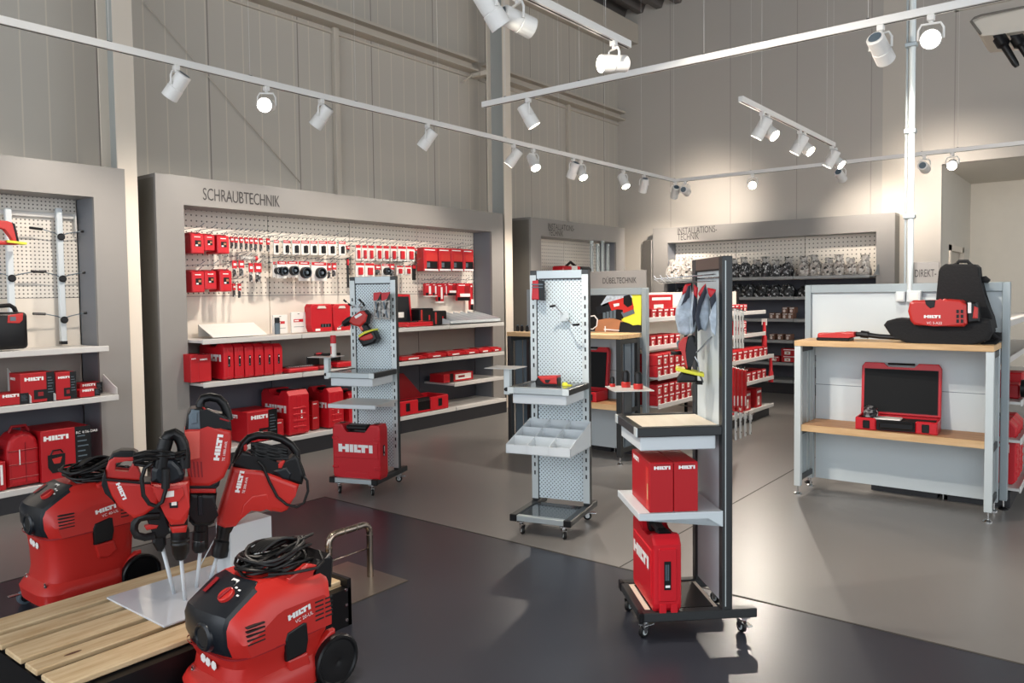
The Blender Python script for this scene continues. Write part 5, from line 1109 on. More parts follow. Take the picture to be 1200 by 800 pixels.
b = MB(); b.prism(A_((795, 402), (800, 396), (806, 394), (804, 402), (802, 410), (804, 420), (806, 431), (804, 431), (801, 420), (799, 410), (795, 408)), P.n*.002, P.ux, Z, P.n, .056, m_redV, .010, 2); b.build('housing', T)
b = MB(); b.prism(A_((792.5, 401), (796, 398), (798, 403), (797, 408), (794, 407)), (0, 0, 0), P.ux, Z, P.n, .05, m_gry, .01); b.build('chuck', T)
b = MB(); b.prism(A_((791.5, 431), (793, 429.5), (825, 437), (824.5, 440.5), (792, 433)), (0, 0, 0), P.ux, Z, P.n, .11, m_yel, .004); b.build('belt_strip', T)
b = MB(); b.prism(A_((799, 434.5), (817, 438), (816, 447), (793, 447.5), (793, 443)), (0, 0, 0), P.ux, Z, P.n, .075, m_blk, .01); b.build('battery', T)
Pp = Plane(loc_of(CA, .22, CP-.03, 1.2), ux)
T = thing('tool_hook', 'grey tool holder with black tips carrying the foreground drill', 'hook', P.o)
for s, e in (((786, 413.5), (799, 413.5)), ((805, 415), (815, 415)), ((815, 448), (823.5, 448.5))):
    b = MB(); b.tube([P.hit(*s)-P.o, P.hit(*e)-P.o], .009, m_blk, 8); b.build('hook_tip', T)
b = MB(); b.tube([P.hit(812, 415)-P.o, P.hit(818, 425)-P.o, P.hit(819, 436)-P.o, P.hit(824, 448)-P.o], .004, m_chrome, 6); b.tube([P.hit(799, 413.5)-P.o, P.hit(818, 412)-P.o, loc_of(CA, .25, CP+.01, 1.3)-P.o], .004, m_chrome, 6); b.build('hook_arm', T)
b = MB(); w = CW; b.box(0, w, .0, .36, .0, .008, m_white); b.box(0, w, -.004, 0.002, -.022, .01, m_white, .003)
for x in (.0, w-.006): b.prism([(0, .008), (.38, .008), (.38, -.06), (.36, -.06), (.30, -.022), (0, -.022)], (x+.003, 0, 0), (0, 1, 0), Z, (1, 0, 0), .005, m_cool)
solo('trolley_shelf', b, 'white steel shelf carrying two red boxes on the foreground trolley', 'shelf', None, loc_of(CA, 0, -.0, .55), CA.rotation_euler.z)
for i, (x, wd) in enumerate(((0.285, .10), (0.285, .10))):
    # two cartons side by side along the shelf depth, front to the right side of the trolley
    y = .045 + i*.108
    T = thing('tool_carton', 'red carton on the white shelf of the foreground trolley, %s one' % ('left' if i == 0 else 'right'), 'box', loc_of(CA, .25, y, .5585), CA.rotation_euler.z, 'red cartons on the foreground trolley shelf')
    b = MB(); b.box(-.16, .145, .0, .105, 0, .215, m_redC, .003); bo = b.build('carton', T); f = MB(); f.logo((.146, .02, .185), (0, 1, 0), Z, .072)
    if i == 0: f.logo((-.13, -.001, .18), (1, 0, 0), Z, .1); f.rect((0, -.001, 0), (1, 0, 0), Z, .09, .135, .01, .19, m_orange); f.rect((0, -.0015, 0), (1, 0, 0), Z, .11, .125, .05, .12, m_beech)
    f.rect((.146, 0, 0), (0, 1, 0), Z, .03, .09, .203, .207, m_redD); f.build('print', bo)
def edge_case():
    loc = loc_of(CA, .215, .06, .1215); T = thing('tool_case', 'red tool case with black label strip on the foreground trolley base', 'case', loc, CA.rotation_euler.z)
    d, w, h = .185, .125, .345      # long side runs across the trolley, narrow side to the right
    ol = [(-d, .02), (-d+.02, 0), (d-.02, 0), (d-.004, .02), (d, .04), (d, h*.86), (d-.03, h*.97), (.13, h*.97), (.09, h*.86), (-.02, h*.86), (-.06, h), (-d+.03, h), (-d, h*.92)]
    b = MB(); b.prism(ol, (0, w/2, 0), (1, 0, 0), Z, (0, 1, 0), w, m_red, .014, 3); bo = b.build('shell', T)
    b = MB(); b.box(-.02, .11, w*.3, w*.7, h*.92, h*1.0, m_blk, .010); b.box(-.05, -.0, w*.25, w*.75, h*.86, h*1.02, m_blk, .008); b.box(.09, .15, w*.25, w*.75, h*.87, h*.985, m_blk, .006); b.build('handle', T)
    b = MB(); b.box(d-.006, d+.006, w*.18, w*.82, .05, h*.82, m_red, .005); b.box(d-.004, d+.004, w*.2, w*.45, 0.0, .04, m_red, .003); b.box(d-.004, d+.004, w*.6, w*.85, 0.0, .04, m_red, .003); b.box(-d+.03, d-.03, -.004, .004, .05, h*.78, m_red, .004); b.build('raised_field', bo)
    b = MB(); b.logo((-d*.75, -.006, h*.50), (1, 0, 0), Z, d*1.45); b.rect((d+.008, 0, 0), (0, 1, 0), Z, w*.36, w*.6, h*.30, h*.66, m_blk)
    for k in range(3): b.rect((d+.009, 0, 0), (0, 1, 0), Z, w*(.40+.05*k), w*(.425+.05*k), h*.42, h*.62, m_gry)
    b.rect((d+.009, 0, 0), (0, 1, 0), Z, w*.40, w*.56, h*.33, h*.36, m_logo); b.build('print', bo)
edge_case()
for i, (px, py, s) in enumerate(((711.5, 452.5, .6), (718.5, 450, 1.0), (744, 450.5, 1.0))):
    lc = onz(px+3, py, 1.0405) if False else None
for i, (x, y, s) in enumerate(((-.115, .0, .6), (-.085, .06, 1.0), (-.005, .1, 1.0))):
    b = MB(); b.prof((0, 0, 0), Z, [(0, .022*s), (.022*s, .024*s), (.026*s, .02*s)], m_redV, 14); b.prof((0, 0, .026*s), Z, [(0, .019*s), (.04*s, .019*s), (.052*s, .014*s), (.056*s, .006*s)], m_blk, 14)
    solo('hole_saw', b, 'small black hole cutter with red ring on the side plate, %s' % ('smallest' if i == 0 else ('middle one' if i == 1 else 'right one')), 'cutter', None, loc_of(CA, x, y, 1.0405))
# small empty tray plate on trolley B stays empty

# ------------------------------------------------------------------ pallet with acrylic plate and demo tools
T = thing('pallet', 'pine pallet with black skirt lying in the left foreground', 'pallet', (-3.58, 1.046, 0))
xs = 0; wid = (.145, .1, .145, .1, .145); gap = (.80-sum(wid))/4
for i, wv in enumerate(wid):
    b = MB(); b.box(xs, xs+wv, 0, 1.2, .178, .2, m_pallet, .004); b.build('deck_board', T); xs += wv+gap
for y in (0, .55, 1.1):
    b = MB(); b.box(0.0, .8, y+.02, y+.1, .156, .178, m_blk if y == 0 else m_pallet); b.build('cross_board', T)
b = MB(); b.box(.01, .03, .0, 1.2, .0, .17, m_blk); b.box(.02, .8, 0.005, .02, 0, .165, m_blk); b.box(.02, .8, 1.18, 1.195, 0, .165, m_blk); b.build('black_frame', T)
b = MB(); b.box(.80, .845, .0, 1.22, .0, .172, m_blk); sk = b.build('skirt', T)
b = MB(); b.box(.62, .845, 1.2, 1.222, .0, .215, m_blk, .002); sk2 = b.build('end_plate', T)
b = MB()
for z in (.03, .1, .17): b.prof((.8455, 1.19, z), (1, 0, 0), [(0, .008), (.004, .007)], m_chrome, 10)
b.build('screw_heads', sk)
T = thing('acrylic_plate', 'glossy white acrylic plate with five rods on the pallet', 'plate', (-3.43, 1.495, .2005)); b = MB(); b.box(0, .49, 0, .56, 0, .008, m_acryl, .001); b.build('plate', T)
PL0 = V((-3.43, 1.495, .2005))
def demo_rod(px0, py0, px1, py1, r=.0085, zt=None):
    """rod from its foot on the plate to a tool nose"""
    f = onz(px0, py0, .2085); P = Plane(f); t = P.hit(px1, py1); b = MB(); b.tube([f-PL0, t-PL0], r, m_white, 10); b.build('rod', T); return f, t
f1, t1 = demo_rod(204, 695, 190, 640); f2, t2 = demo_rod(217, 703, 212, 652); f3, t3 = demo_rod(230.5, 688, 235, 642); f4, t4 = demo_rod(247, 677, 254, 652); demo_rod(235, 662, 253, 629, .0028)
def demo(name, label, foot, depth=0):
    o = V((foot.x, foot.y, .2085)); P = Plane(o); t = thing(name, label, 'power tool', o); return t, P
def part(P, T, nm, layers, th0=.1):
    b = MB()
    for L in layers:
        pts, m, th = L[:3]; bev = L[3] if len(L) > 3 else .02; off = L[4] if len(L) > 4 else 0
        b.prism([P.ab(*q) for q in pts], P.n*off, P.ux, Z, P.n, th, m, bev, 3)
    return b.build(nm, T)
# left breaker with side handle
T_, P = demo('chipping_hammer', 'red chipping hammer with black side loop, leftmost demo tool', f1)
part(P, T_, 'body', [(((125, 559), (186, 563), (190, 575), (184, 590), (170, 600), (158, 604), (150, 597), (140, 591), (131, 578), (126, 565)), m_redV, .12, .022)])
part(P, T_, 'rear_grip', [(((124, 558), (125, 546), (128, 538), (134, 533), (158, 533), (161, 537), (158, 538.5), (135, 538), (133, 541), (133, 551), (152, 553), (156, 540), (160, 540), (164, 553), (166, 561)), m_redV, .08, .012), (((127, 538), (132, 530), (142, 526), (156, 526), (162, 529), (160, 534), (140, 534), (132, 536)), m_blk, .075, .014), (((134, 551), (154, 552), (154, 556), (134, 555)), m_redO, .05, .01)])
part(P, T_, 'seam_band', [(((125, 557), (166, 561), (186, 561), (186, 563), (165, 563.5), (125, 559.5)), m_blk, .124, .002), (((124, 548), (121, 556), (120, 565), (124, 575), (131, 581), (136, 587), (132, 578), (128, 568), (126, 558)), m_blk, .11, .006)])
part(P, T_, 'gearbox', [(((171, 592), (186, 588), (196, 598), (200, 612), (196, 620), (194, 627), (182, 630), (178, 620), (172, 606)), m_blk, .085, .014)])
part(P, T_, 'nose', [(((180, 626), (194, 623), (195, 636), (190, 645), (184, 644), (178, 634)), m_blk, .06, .012)])
b = MB(); b.tube([P.hit(*q, .04)-P.o for q in ((187, 604), (172, 605), (163, 607), (158, 613), (157, 620), (160, 627), (170, 629.5), (182, 627))], .0165, m_rub, 10); b.build('side_handle', T_)
part(P, T_, 'trigger', [(((169, 613), (176, 611), (186, 612), (184, 616), (172, 618)), m_redV, .03, .005, .03)])
b = MB(); p0 = P.ab(139, 563); d1 = V(P.ab(147, 581.5))-V(p0) if False else None
a0, a1 = P.ab(136.5, 563), P.ab(145, 582); dx = V((a1[0]-a0[0], a1[1]-a0[1])); up = (P.ux*dx.x+V((0, 0, 1))*dx.y); sd = (P.ux*(-dx.y)+V((0, 0, 1))*dx.x)
b.logo(P.ux*(a0[0]-.0)+V((0, 0, a0[1]))+P.n*.0615, up, sd, up.length); b.build('print', T_)
# centre hammer drill seen from behind
T_, P = demo('rotary_hammer', 'red rotary hammer with black D handle and wound cable, second demo tool', f2)
part(P, T_, 'body', [(((177, 563), (222, 560), (222, 590), (220, 604), (216, 611), (200, 612), (194, 600), (187, 586), (180, 575)), m_redV, .13, .026), (((177, 564), (192, 570), (205, 571), (214, 566), (216, 575), (210, 583), (198, 583), (190, 590), (184, 578)), m_redV, .014, .004, .066)])
part(P, T_, 'rear_cap', [(((177, 562), (177, 548), (182, 540), (190, 533), (204, 534), (213, 543), (217, 552), (215, 560), (205, 565), (190, 564)), m_navy, .12, .022)])
b = MB(); b.tube([P.hit(*q, .03)-P.o for q in ((188, 545), (190, 528), (193, 517), (198, 510), (204, 508), (210, 512), (214, 520), (216, 532), (216, 548))], .025, m_blk, 12); b.tube([P.hit(*q, .04)-P.o for q in ((189, 548), (191, 528), (195, 514))], .03, m_blk, 12); b.build('d_handle', T_)
b = MB()
for k in range(6):
    q = [(217, 527+k*1.6), (205, 531+k), (190, 528+k*1.8), (170, 529+k*1.9), (157, 532+k*2.0), (157.5, 537+k*1.4), (172, 540+k*1.2), (195, 541+k), (214, 537+k)]
    b.tube([P.hit(x, y, .05+.012*((i+k) % 3)-.03*(i > 4))-P.o for i, (x, y) in enumerate(q)], .006, m_rub, 6, True)
b.tube([P.hit(*q, .085)-P.o for q in ((178, 543), (170, 548), (166, 560), (168, 580), (175, 590), (183, 593), (190, 588), (194, 575), (195, 562), (194, 552))], .0085, m_rub, 8)
b.tube([P.hit(*q, .095)-P.o for q in ((194, 549), (194.5, 560), (194, 572))], .017, m_blk, 10); b.build('power_cord', T_)
part(P, T_, 'labels', [(((195, 571), (204, 570), (204, 576.5), (194, 578)), m_paper, .004, 0, .074), (((198.5, 581), (208, 580), (208.5, 590), (199, 590.5)), m_blk, .004, 0, .067), (((201, 583), (207, 582.5), (207, 587), (201, 587.5)), m_paper, .006, 0, .067)])
part(P, T_, 'gear_neck', [(((198, 606), (220, 603), (220, 612), (199, 614)), m_blk, .1, .012), (((198, 613), (220, 611), (218, 621), (202, 622)), m_redV, .088, .012)])
b = MB(); c0, c1 = P.hit(210.5, 619)-P.o, P.hit(212, 656)-P.o; L = (c1-c0).length; b.prof(c0, c1-c0, [(0, .036), (L*.1, .038), (L*.3, .036), (L*.34, .039), (L*.4, .036), (L*.46, .039), (L*.52, .036), (L*.75, .034), (L*.95, .024), (L, .012)], m_blk, 18); b.build('chuck', T_)
# tall breaker
T_, P = demo('breaker', 'tall red breaker with grey top and big D handle, third demo tool', f3)
part(P, T_, 'body', [(((216, 502), (220, 500), (243, 501), (258, 499), (270, 502), (271, 510), (269, 540), (262, 556), (254, 562), (245, 566), (222, 566), (219, 545)), m_redV, .14, .028)])
part(P, T_, 'front_grille', [(((216.5, 503), (234, 501.5), (234, 533), (219, 536)), m_redO, .01, .003, .07)]+[(((222+4.2*k, 537), (223.6+4.2*k, 537), (225.5+4*k, 555), (224+4*k, 555)), m_redD, .004, 0, .071) for k in range(4)])
part(P, T_, 'top_housing', [(((217, 500), (220, 482), (224, 477), (236, 476), (240, 480), (262, 484), (270, 492), (271, 503), (258, 500), (243, 503), (217, 503)), m_blk, .12, .022), (((219, 502), (220, 484), (224, 477), (235, 477), (236, 501.5)), m_gry, .126, .014), (((224, 482), (231, 481), (231, 493), (224, 494)), m_gry, .012, .004, .064)])
b = MB(); b.tube([P.hit(*q)-P.o for q in ((236, 483), (234.5, 473), (238, 467), (246, 465), (256, 467), (262, 473), (266, 482), (268, 492))], .0195, m_blk, 12); b.build('d_handle', T_)
part(P, T_, 'switch', [(((237, 476), (240, 477), (243, 483), (244, 485), (239, 484)), m_redV, .045, .006), (((257, 487), (268, 490), (268, 492), (257, 489)), m_redD, .126, .003)])
part(P, T_, 'collar', [(((221, 564), (255, 566), (253, 569), (221, 569)), m_blk, .12, .004), (((222, 568.5), (253, 569), (252, 574.5), (223, 574.5)), m_redV, .11, .006), (((246, 566), (258, 559), (256, 566), (253, 569)), m_blk, .11, .004)])
part(P, T_, 'gear_tube', [(((221, 574), (254, 575), (252, 590), (250, 600), (251, 610), (246, 613), (226, 613), (221, 608), (223, 595)), m_blk, .11, .02), (((231, 577), (237, 577), (238, 600), (232, 600)), m_navy, .012, .004, .055)])
b = MB(); c0, c1 = P.hit(235.5, 610)-P.o, P.hit(234, 646)-P.o; L = (c1-c0).length; b.prof(c0, c1-c0, [(0, .030), (L*.3, .028), (L*.32, .033), (L*.6, .033), (L*.62, .03), (L*.7, .034), (L*.9, .034), (L, .026)], m_blk, 18); b.prof(c0, c1-c0, [(L*.62, .0305), (L*.69, .0305)], m_chrome, 18)
b.build('tool_holder', T_)
part(P, T_, 'lock_lever', [(((238, 608), (244, 607), (244, 642), (239, 645), (236, 640)), m_blk, .05, .01)])
def vert_logo(T, P, p0, p1, off, mtl=None, sub=None):
    a0, a1 = P.ab(*p0), P.ab(*p1); o = P.ux*a0[0]+V((0, 0, a0[1]))+P.n*off; dx = P.ux*(a1[0]-a0[0])+V((0, 0, a1[1]-a0[1])); dn = dx.normalized(); lft = P.n.cross(dn)
    b = MB(); b.logo(o, dn, lft, dx.length); 
    if sub: b.text(sub, o-lft*.022, dn, lft, .011, m_logo, dx.length*.75)
    b.build('print', T)
vert_logo(T_, P, (256, 536), (261, 506), .0715, None, 'TE 1000-AVR')
# tilted hammer
T_, P = demo('combi_hammer', 'red tilted hammer with cable wound in its handle, rightmost demo tool', f4)
part(P, T_, 'body', [(((272, 545), (306, 548), (350, 565), (345, 578), (336, 595), (329, 598), (316, 596), (307, 590), (293, 589), (288, 592), (276, 614), (263, 616), (254, 612), (255, 600)), m_redV, .11, .022)])
part(P, T_, 'facets', [(((284, 588), (294, 578), (312, 575), (315, 590), (318, 596), (300, 588), (292, 588), (280, 606)), m_redV, .016, .006, .05)])
part(P, T_, 'rear_housing', [(((272, 545), (274, 540), (282, 526), (290, 528), (300, 536), (330, 545), (345, 530), (350, 535), (356, 556), (353, 566), (346, 565), (320, 556), (306, 548)), m_blk, .09, .016), (((318, 549), (335, 545), (341, 552), (338, 560), (330, 559)), m_navy, .1, .01)])
b = MB(); b.tube([P.hit(*q)-P.o for q in ((276, 543), (280, 530), (285, 520), (292, 513), (302, 510), (316, 510), (330, 514), (341, 521), (347, 529), (348, 540), (344, 549), (336, 553))], .0185, m_blk, 12); b.build('d_handle', T_)
b = MB()
for k in range(6):
    q = [(294, 519+k*1.5), (305, 520+k*2), (320, 523+k*2), (336, 527+k*1.6), (338, 532+k*1.0), (322, 531+k*1.4), (304, 528+k*1.6), (295, 523+k*1.4)]
    b.tube([P.hit(x, y, .02+.012*((i+k) % 2))-P.o for i, (x, y) in enumerate(q)], .006, m_rub, 6, True)
b.tube([P.hit(*q, .06)-P.o for q in ((302, 540), (308, 546), (316, 565), (325, 582), (336, 591), (348, 594), (356, 589), (361, 575), (360, 563), (356, 558))], .0065, m_rub, 8)
b.tube([P.hit(*q, .02)-P.o for q in ((349, 540), (353, 550), (356, 560))], .013, m_blk, 8); b.build('power_cord', T_)
part(P, T_, 'switches', [(((285, 521), (289, 519), (290, 524), (288, 528), (285, 527)), m_redV, .045, .006), (((325, 541), (331, 537), (333, 538), (329, 546), (325, 546)), m_redV, .1, .004)])
b = MB(); c0, c1 = P.hit(265.5, 613)-P.o, P.hit(256.5, 653)-P.o; L = (c1-c0).length; b.prof(c0, c1-c0, [(0, .040), (L*.18, .040), (L*.28, .036), (L*.45, .034), (L*.5, .040), (L*.62, .037), (L*.72, .040), (L*.95, .036), (L, .022)], m_blk, 18); b.build('chuck', T_)
vert_logo(T_, P, (280, 574), (286, 549), .0565, None, 'TE 500-AVR')
b = MB(); b.box(-.12, 0, 0, .222, 0, .236, m_white, .002)

solo('white_plinth', b, 'white box plinth on the far end of the pallet behind the tilted hammer', 'plinth', None, (-3.20, 1.951, .2087), 0)

# ------------------------------------------------------------------ wet vacuums
def vac(loc, extra, model, label, rz=0):
    T = thing('wet_vacuum', label, 'vacuum cleaner', loc, rz); s = .25+extra; E_ = extra
    b = MB()
    tubr = [(.045, -.22, .20, .165), (.055, -.265, .22, .19), (.11, -.275, .225, .195), (.135, -.26, .225, .185), (.155, -.235, .235, .17), (.20, -.225, .245, .170), (s-.03, -.235, .265, .178), (s, -.245, .268, .182)]
    if extra: tubr.insert(6, (.28, -.228, .255, .172))
    b.loft([rr(0, (y0+y1)/2, hx, (y1-y0)/2, z, 4.2, 40) for z, y0, y1, hx in [(q[0], q[1], q[2]*.73, q[3]) for q in tubr]], m_redV); tb = b.build('tank', T)
    def outline(x):
        """side profile of the motor head at lateral position x (front at -y)"""
        ax = abs(x); pf = .016*(ax/.12)**2 if ax <= .12 else .016+(ax-.12)*.55; dz = 0 if ax <= .12 else (ax-.12)*.9
        if ax > .17: dz += (ax-.17)*2.4; pf += (ax-.17)*.6
        P_ = [(-.245, 0), (-.262, .045), (-.265, .112), (-.252, .142), (-.205, .172), (-.135, .214), (-.105, .222), (.03, .222), (.16, .222), (.188, .20), (.196, .10), (.195, 0)]
        return [(y+pf*(1 if y < 0 else -.5), z if z < .05 else max(.05, z-dz)) for y, z in P_]
    xs_ = [-.186, -.180, -.165, -.14, -.12, -.08, -.04, 0, .04, .08, .12, .14, .165, .180, .186]
    b = MB(); b.loft([[V((x, y, s+z)) for y, z in outline(x)] for x in xs_], m_redV); h = b.build('motor_head', T)
    b = MB(); b.loft([rr(0, -.026, .1865, .224, s-.004, 5, 40), rr(0, -.026, .1865, .224, s+.002, 5, 40)], m_redD, False); b.build('seam', h)
    # black front cowl carrying the controls
    b = MB(); rings = []
    for x in (-.132, -.125, -.10, -.06, -.02, .02, .06, .10, .125, .132):
        e = .006 if abs(x) < .13 else .0; pr_ = outline(x); k1 = 5 if abs(x) < .12 else 4
        up = [V((x, y-e, s+z+e*.8)) for y, z in pr_[:7]]
        if abs(x) > .12: up[6] = up[5].copy(); up[5] = up[5].lerp(up[4], .3); up[6] = up[6].lerp(up[5], .2)
        rings.append(up+[V((q.x, q.y+.03, q.z-.02)) for q in up[::-1]])
    b.loft(rings, m_navy); cw = b.build('front_cowl', T)
    b = MB(); c = V((.025, -.266, s+.062)); b.prof(c, (0, -1, 0), [(-.01, .056), (.003, .052), (.010, .044), (.009, .037), (.002, .033)], m_navy, 28); b.prof(c+V((0, -.001, 0)), (0, -1, 0), [(0, .034), (.0035, .034)], m_slot, 20); b.build('hose_inlet', T)
    nrm = V((0, -.515, .857)).normalized(); c = V((.048, -.186, s+.187)); b = MB(); b.prof(c, nrm, [(0, .031), (.012, .030), (.014, .027)], m_redV, 24); ax = V((0.2, .8, .5)); ax = (ax-nrm*ax.dot(nrm)).normalized(); sx = nrm.cross(ax)
    b.prism([(-.026, -.006), (.026, -.006), (.026, .006), (-.026, .006)], c+nrm*.016, ax, sx, nrm, .010, m_redD, .003); b.build('rotary_switch', T)
    b = MB(); vx = V((1, 0, 0)); vy = nrm.cross(vx); vy = vy if vy.z > 0 else -vy; c2 = V((.02, -.138, s+.213)); b.prism([(-.02, -.015), (.018, -.015), (.018, .015), (-.02, .015)], c2+nrm*.004, vx, vy, nrm, .003, m_paper); b.prism([(-.012, -.008), (.01, -.008), (.01, .006), (-.012, .006)], c2+nrm*.006, vx, vy, nrm, .003, m_navy)
    for dx_, dy_ in ((.03, .035), (.055, .03), (.07, .01)): b.prism([(dx_-.006, dy_-.003), (dx_+.006, dy_-.003), (dx_+.006, dy_+.003), (dx_-.006, dy_+.003)], V((.035, -.185, s+.190))+nrm*.0055, vx, vy, nrm, .002, m_logo)
    b.prism([(-.07, -.02), (-.05, -.02), (-.05, .045), (-.07, .045)], V((-.01, -.185, s+.190))+nrm*.005, vx, vy, nrm, .002, m_redD)
    b.build('control_print', cw)
    # side details on the +X side
    sx_ = .184
    b = MB()
    for k in range(5): b.box(sx_-.012, sx_+.0035, -.195, -.126, s+.045+.015*k, s+.050+.015*k, m_slot)
    for k in range(5): b.box(sx_-.012, sx_+.0035, .09, .128, s+.035+.017*k, s+.041+.017*k, m_slot); b.box(sx_-.012, sx_+.0035, .136, .17, s+.035+.017*k, s+.041+.017*k, m_slot)
    b.build('air_vents', h)
    b = MB(); b.prism([(-.04, s-.07), (.045, s-.065), (.055, s-.02), (.05, s+.045), (.035, s+.05), (-.035, s+.035), (-.045, s+.01)], (sx_-.005, 0, 0), (0, 1, 0), (0, 0, 1), (1, 0, 0), .022, m_blk, .006); b.build('latch', T)
    b = MB(); b.prism([(-.02, s-.14), (.03, s-.15), (.07, s-.12), (.055, s-.07), (-.035, s-.07)], (sx_-.012, 0, 0), (0, 1, 0), (0, 0, 1), (1, 0, 0), .022, m_redV, .008); b.build('latch_recess', tb)
    b = MB(); b.logo((sx_+.0045, -.03, s+.078), (0, 1, .14), (0, -.14, 1), .10); b.text(model, (sx_+.0045, 0.0, s+.058), (0, 1, .14), (0, -.14, 1), .014, m_logo); b.build('print', h)
    # hazard stickers on the front
    b = MB(); 
    for k in range(3):
        a = -.03+.034*k; b.prof((a, -.2375-.002*(k == 1), s-.04-.004*k), (0, -1, 0), [(0, .017), (.002, .017)], m_paper, 6)
    b.build('warning_stickers', tb)
    # rear handle box
    b = MB(); b.prism([(.10, s+.15), (.20, s+.12), (.212, s+.235), (.195, s+.255), (.165, s+.235), (.10, s+.215)], (0, 0, 0), (0, 1, 0), (0, 0, 1), (1, 0, 0), .30, m_blk, .012); b.build('push_handle', T)
    b = MB(); b.prism([(.0, s+.17), (.12, s+.17), (.14, s+.225), (.09, s+.245), (.0, s+.215)], (.135, 0, 0), (0, 1, 0), (0, 0, 1), (1, 0, 0), .03, m_redV, .008); b.build('side_cheek', h)
    # cord
    rc = random.Random(5 if extra else 9); b = MB()
    for k in range(15):
        A0 = .085+rc.uniform(-.02, .03); B0 = .12+rc.uniform(-.03, .03); ph = rc.uniform(-.35, .35); zc = s+.228+.0042*k; cx_, cy_ = rc.uniform(-.03, .03), .055+rc.uniform(-.04, .03); pts = []
        for i in range(22):
            t = 2*math.pi*i/22; x = A0*math.cos(t); y = B0*math.sin(t); pts.append((cx_+x*math.cos(ph)-y*math.sin(ph), cy_+x*math.sin(ph)+y*math.cos(ph), zc+.012*math.sin(2*t+k)+(.03 if k > 6 else 0)*max(0, math.cos(t-1))))
        b.tube(pts, .0062, m_rub, 6, True)
    for k in range(6):
        pts = [(-.07+.018*k+.004*i, -.02+.018*i, s+.275+.035*math.sin(math.pi*i/9)+.004*k) for i in range(10)]; b.tube(pts, .0062, m_rub, 6)
    b.tube([(.10, -.05, s+.235), (.15, .02, s+.232), (.165, .12, s+.225), (.15, .16, s+.235), (.10, .18, s+.262)], .0055, m_rub, 6)
    b.build('power_cord', T)
    for sgn in (-1, 1):
        b = MB(); x = sgn*.165; b.prof((x if sgn > 0 else x, .183, .100), (sgn, 0, 0), [(0, .095), (.006, .100), (.03, .100), (.036, .094), (.036, .086), (.030, .080), (.034, .02), (.03, .005)], m_blk, 32); b.build('rear_wheel', T)
        b = MB(); b.prism([(.05, .05), (.09, .14), (.13, .19), (.17, .215), (.196, .215), (.196, .10), (.15, .05)], (sgn*.155, 0, 0), (0, 1, 0), (0, 0, 1), (1, 0, 0), .03, m_redV, .008); b.build('wheel_arch', tb)
        cst = MB(); cx_ = sgn*.145; cst.box(cx_-.02, cx_+.02, -.24, -.2, .062, .075, m_chrome, .003); cst.box(cx_-.02, cx_-.016, -.25, -.21, .02, .065, m_chrome); cst.box(cx_+.016, cx_+.02, -.25, -.21, .02, .065, m_chrome); cst.box(cx_-.012, cx_+.012, -.31, -.25, .052, .060, m_chrome, .002)
        co = cst.build('caster', T); cw_ = MB(); cw_.prof((cx_-.012, -.235, .036), (1, 0, 0), [(0, .03), (.003, .036), (.021, .036), (.024, .03)], m_gry, 20); cw_.prof((cx_-.013, -.235, .036), (1, 0, 0), [(0, .022), (.026, .022)], m_blk, 16); cw_.build('wheel', co)
    for sx2 in (-.1, .12):
        b = MB(); b.prof((sx2, -.235, .14), (0, -.3, 1), [(0, .009), (.012, .009), (.014, .005), (.024, .005)], m_chrome, 10); b.build('bumper_bolt', tb)
    return T
vac((-2.53, 1.68, 0), .0, 'VC 20-UL', 'red wet vacuum with coiled black cable in front of the pallet')
vac((-4.08, 1.69, 0), .125, 'VC 40-UL', 'taller red wet vacuum behind the pallet at the left', 0)

# ------------------------------------------------------------------ floor rail
p = onz(434, 674, .01); pl_ = onx(385, 640, p.x); yl = pl_.y
T = thing('floor_rail', 'stainless steel bumper rail on a square floor plate', 'rail', (p.x, p.y, 0)); dy = yl-p.y; zt = .292
b = MB(); b.box(-.28, .205, -.35, .08, 0, .006, m_steel, .001); b.build('floor_plate', T)
b = MB(); r_ = .045; pts = [(0, 0, .006), (0, 0, zt-r_)]+[(0, -r_*(1-math.cos(t)), zt-r_+r_*math.sin(t)) for t in (.4, .8, 1.2, 1.571)]+[(0, dy+r_, zt)]+[(0, dy+r_*(1-math.sin(t)), zt-r_*(1-math.cos(t))) for t in (.4, .8, 1.2, 1.571)]+[(0, dy, .006)]
b.tube(pts, .0175, m_tube, 14); b.build('tube', T)
for y_, z_ in ((0, zt-.06), (dy, zt-.06), (dy*.35, zt), (dy*.65, zt)):
    b = MB(); 
    if z_ == zt: b.cyl((0, y_-.004, z_), (0, y_+.004, z_), .0185, m_steel)
    else: b.cyl((0, y_, z_-.003), (0, y_, z_+.003), .0185, m_steel)
    b.build('weld_ring', T)
b = MB(); b.tube([(0, 0, .16), (0, dy, .16)], .004, m_tube, 8); b.build('cross_bar', T)

# ------------------------------------------------------------------ ceiling fan coil
p0, p1 = ony(1138, 24, 9.0), ony(1150, 42, 9.0)
T = thing('air_unit', 'pale hanging air conditioning unit cut off at the upper right', 'air conditioner', (p0.x, 9.0, p1.z)); h = p0.z-p1.z
P = Plane(T.location, (1, 0, 0)); w = 1.6
b = MB(); b.prism([P.ab(*q) for q in ((1139, 27), (1142, 23.5), (1150, 20), (1200, 10.5), (1290, -8), (1290, 22), (1200, 36), (1165, 41), (1150, 42.5), (1147, 40))], (0, .35, 0), (1, 0, 0), Z, (0, 1, 0), .7, m_plain, .02, 3); b.build('casing', T)
b = MB(); b.tube([V((P.ab(*q)[0], -.01, P.ab(*q)[1])) for q in ((1149.5, 40.5), (1138, 25), (1142, 21.5), (1150, 18.5), (1200, 8.5), (1290, -10))], .012, m_sideD, 8); b.build('edge_trim', T)
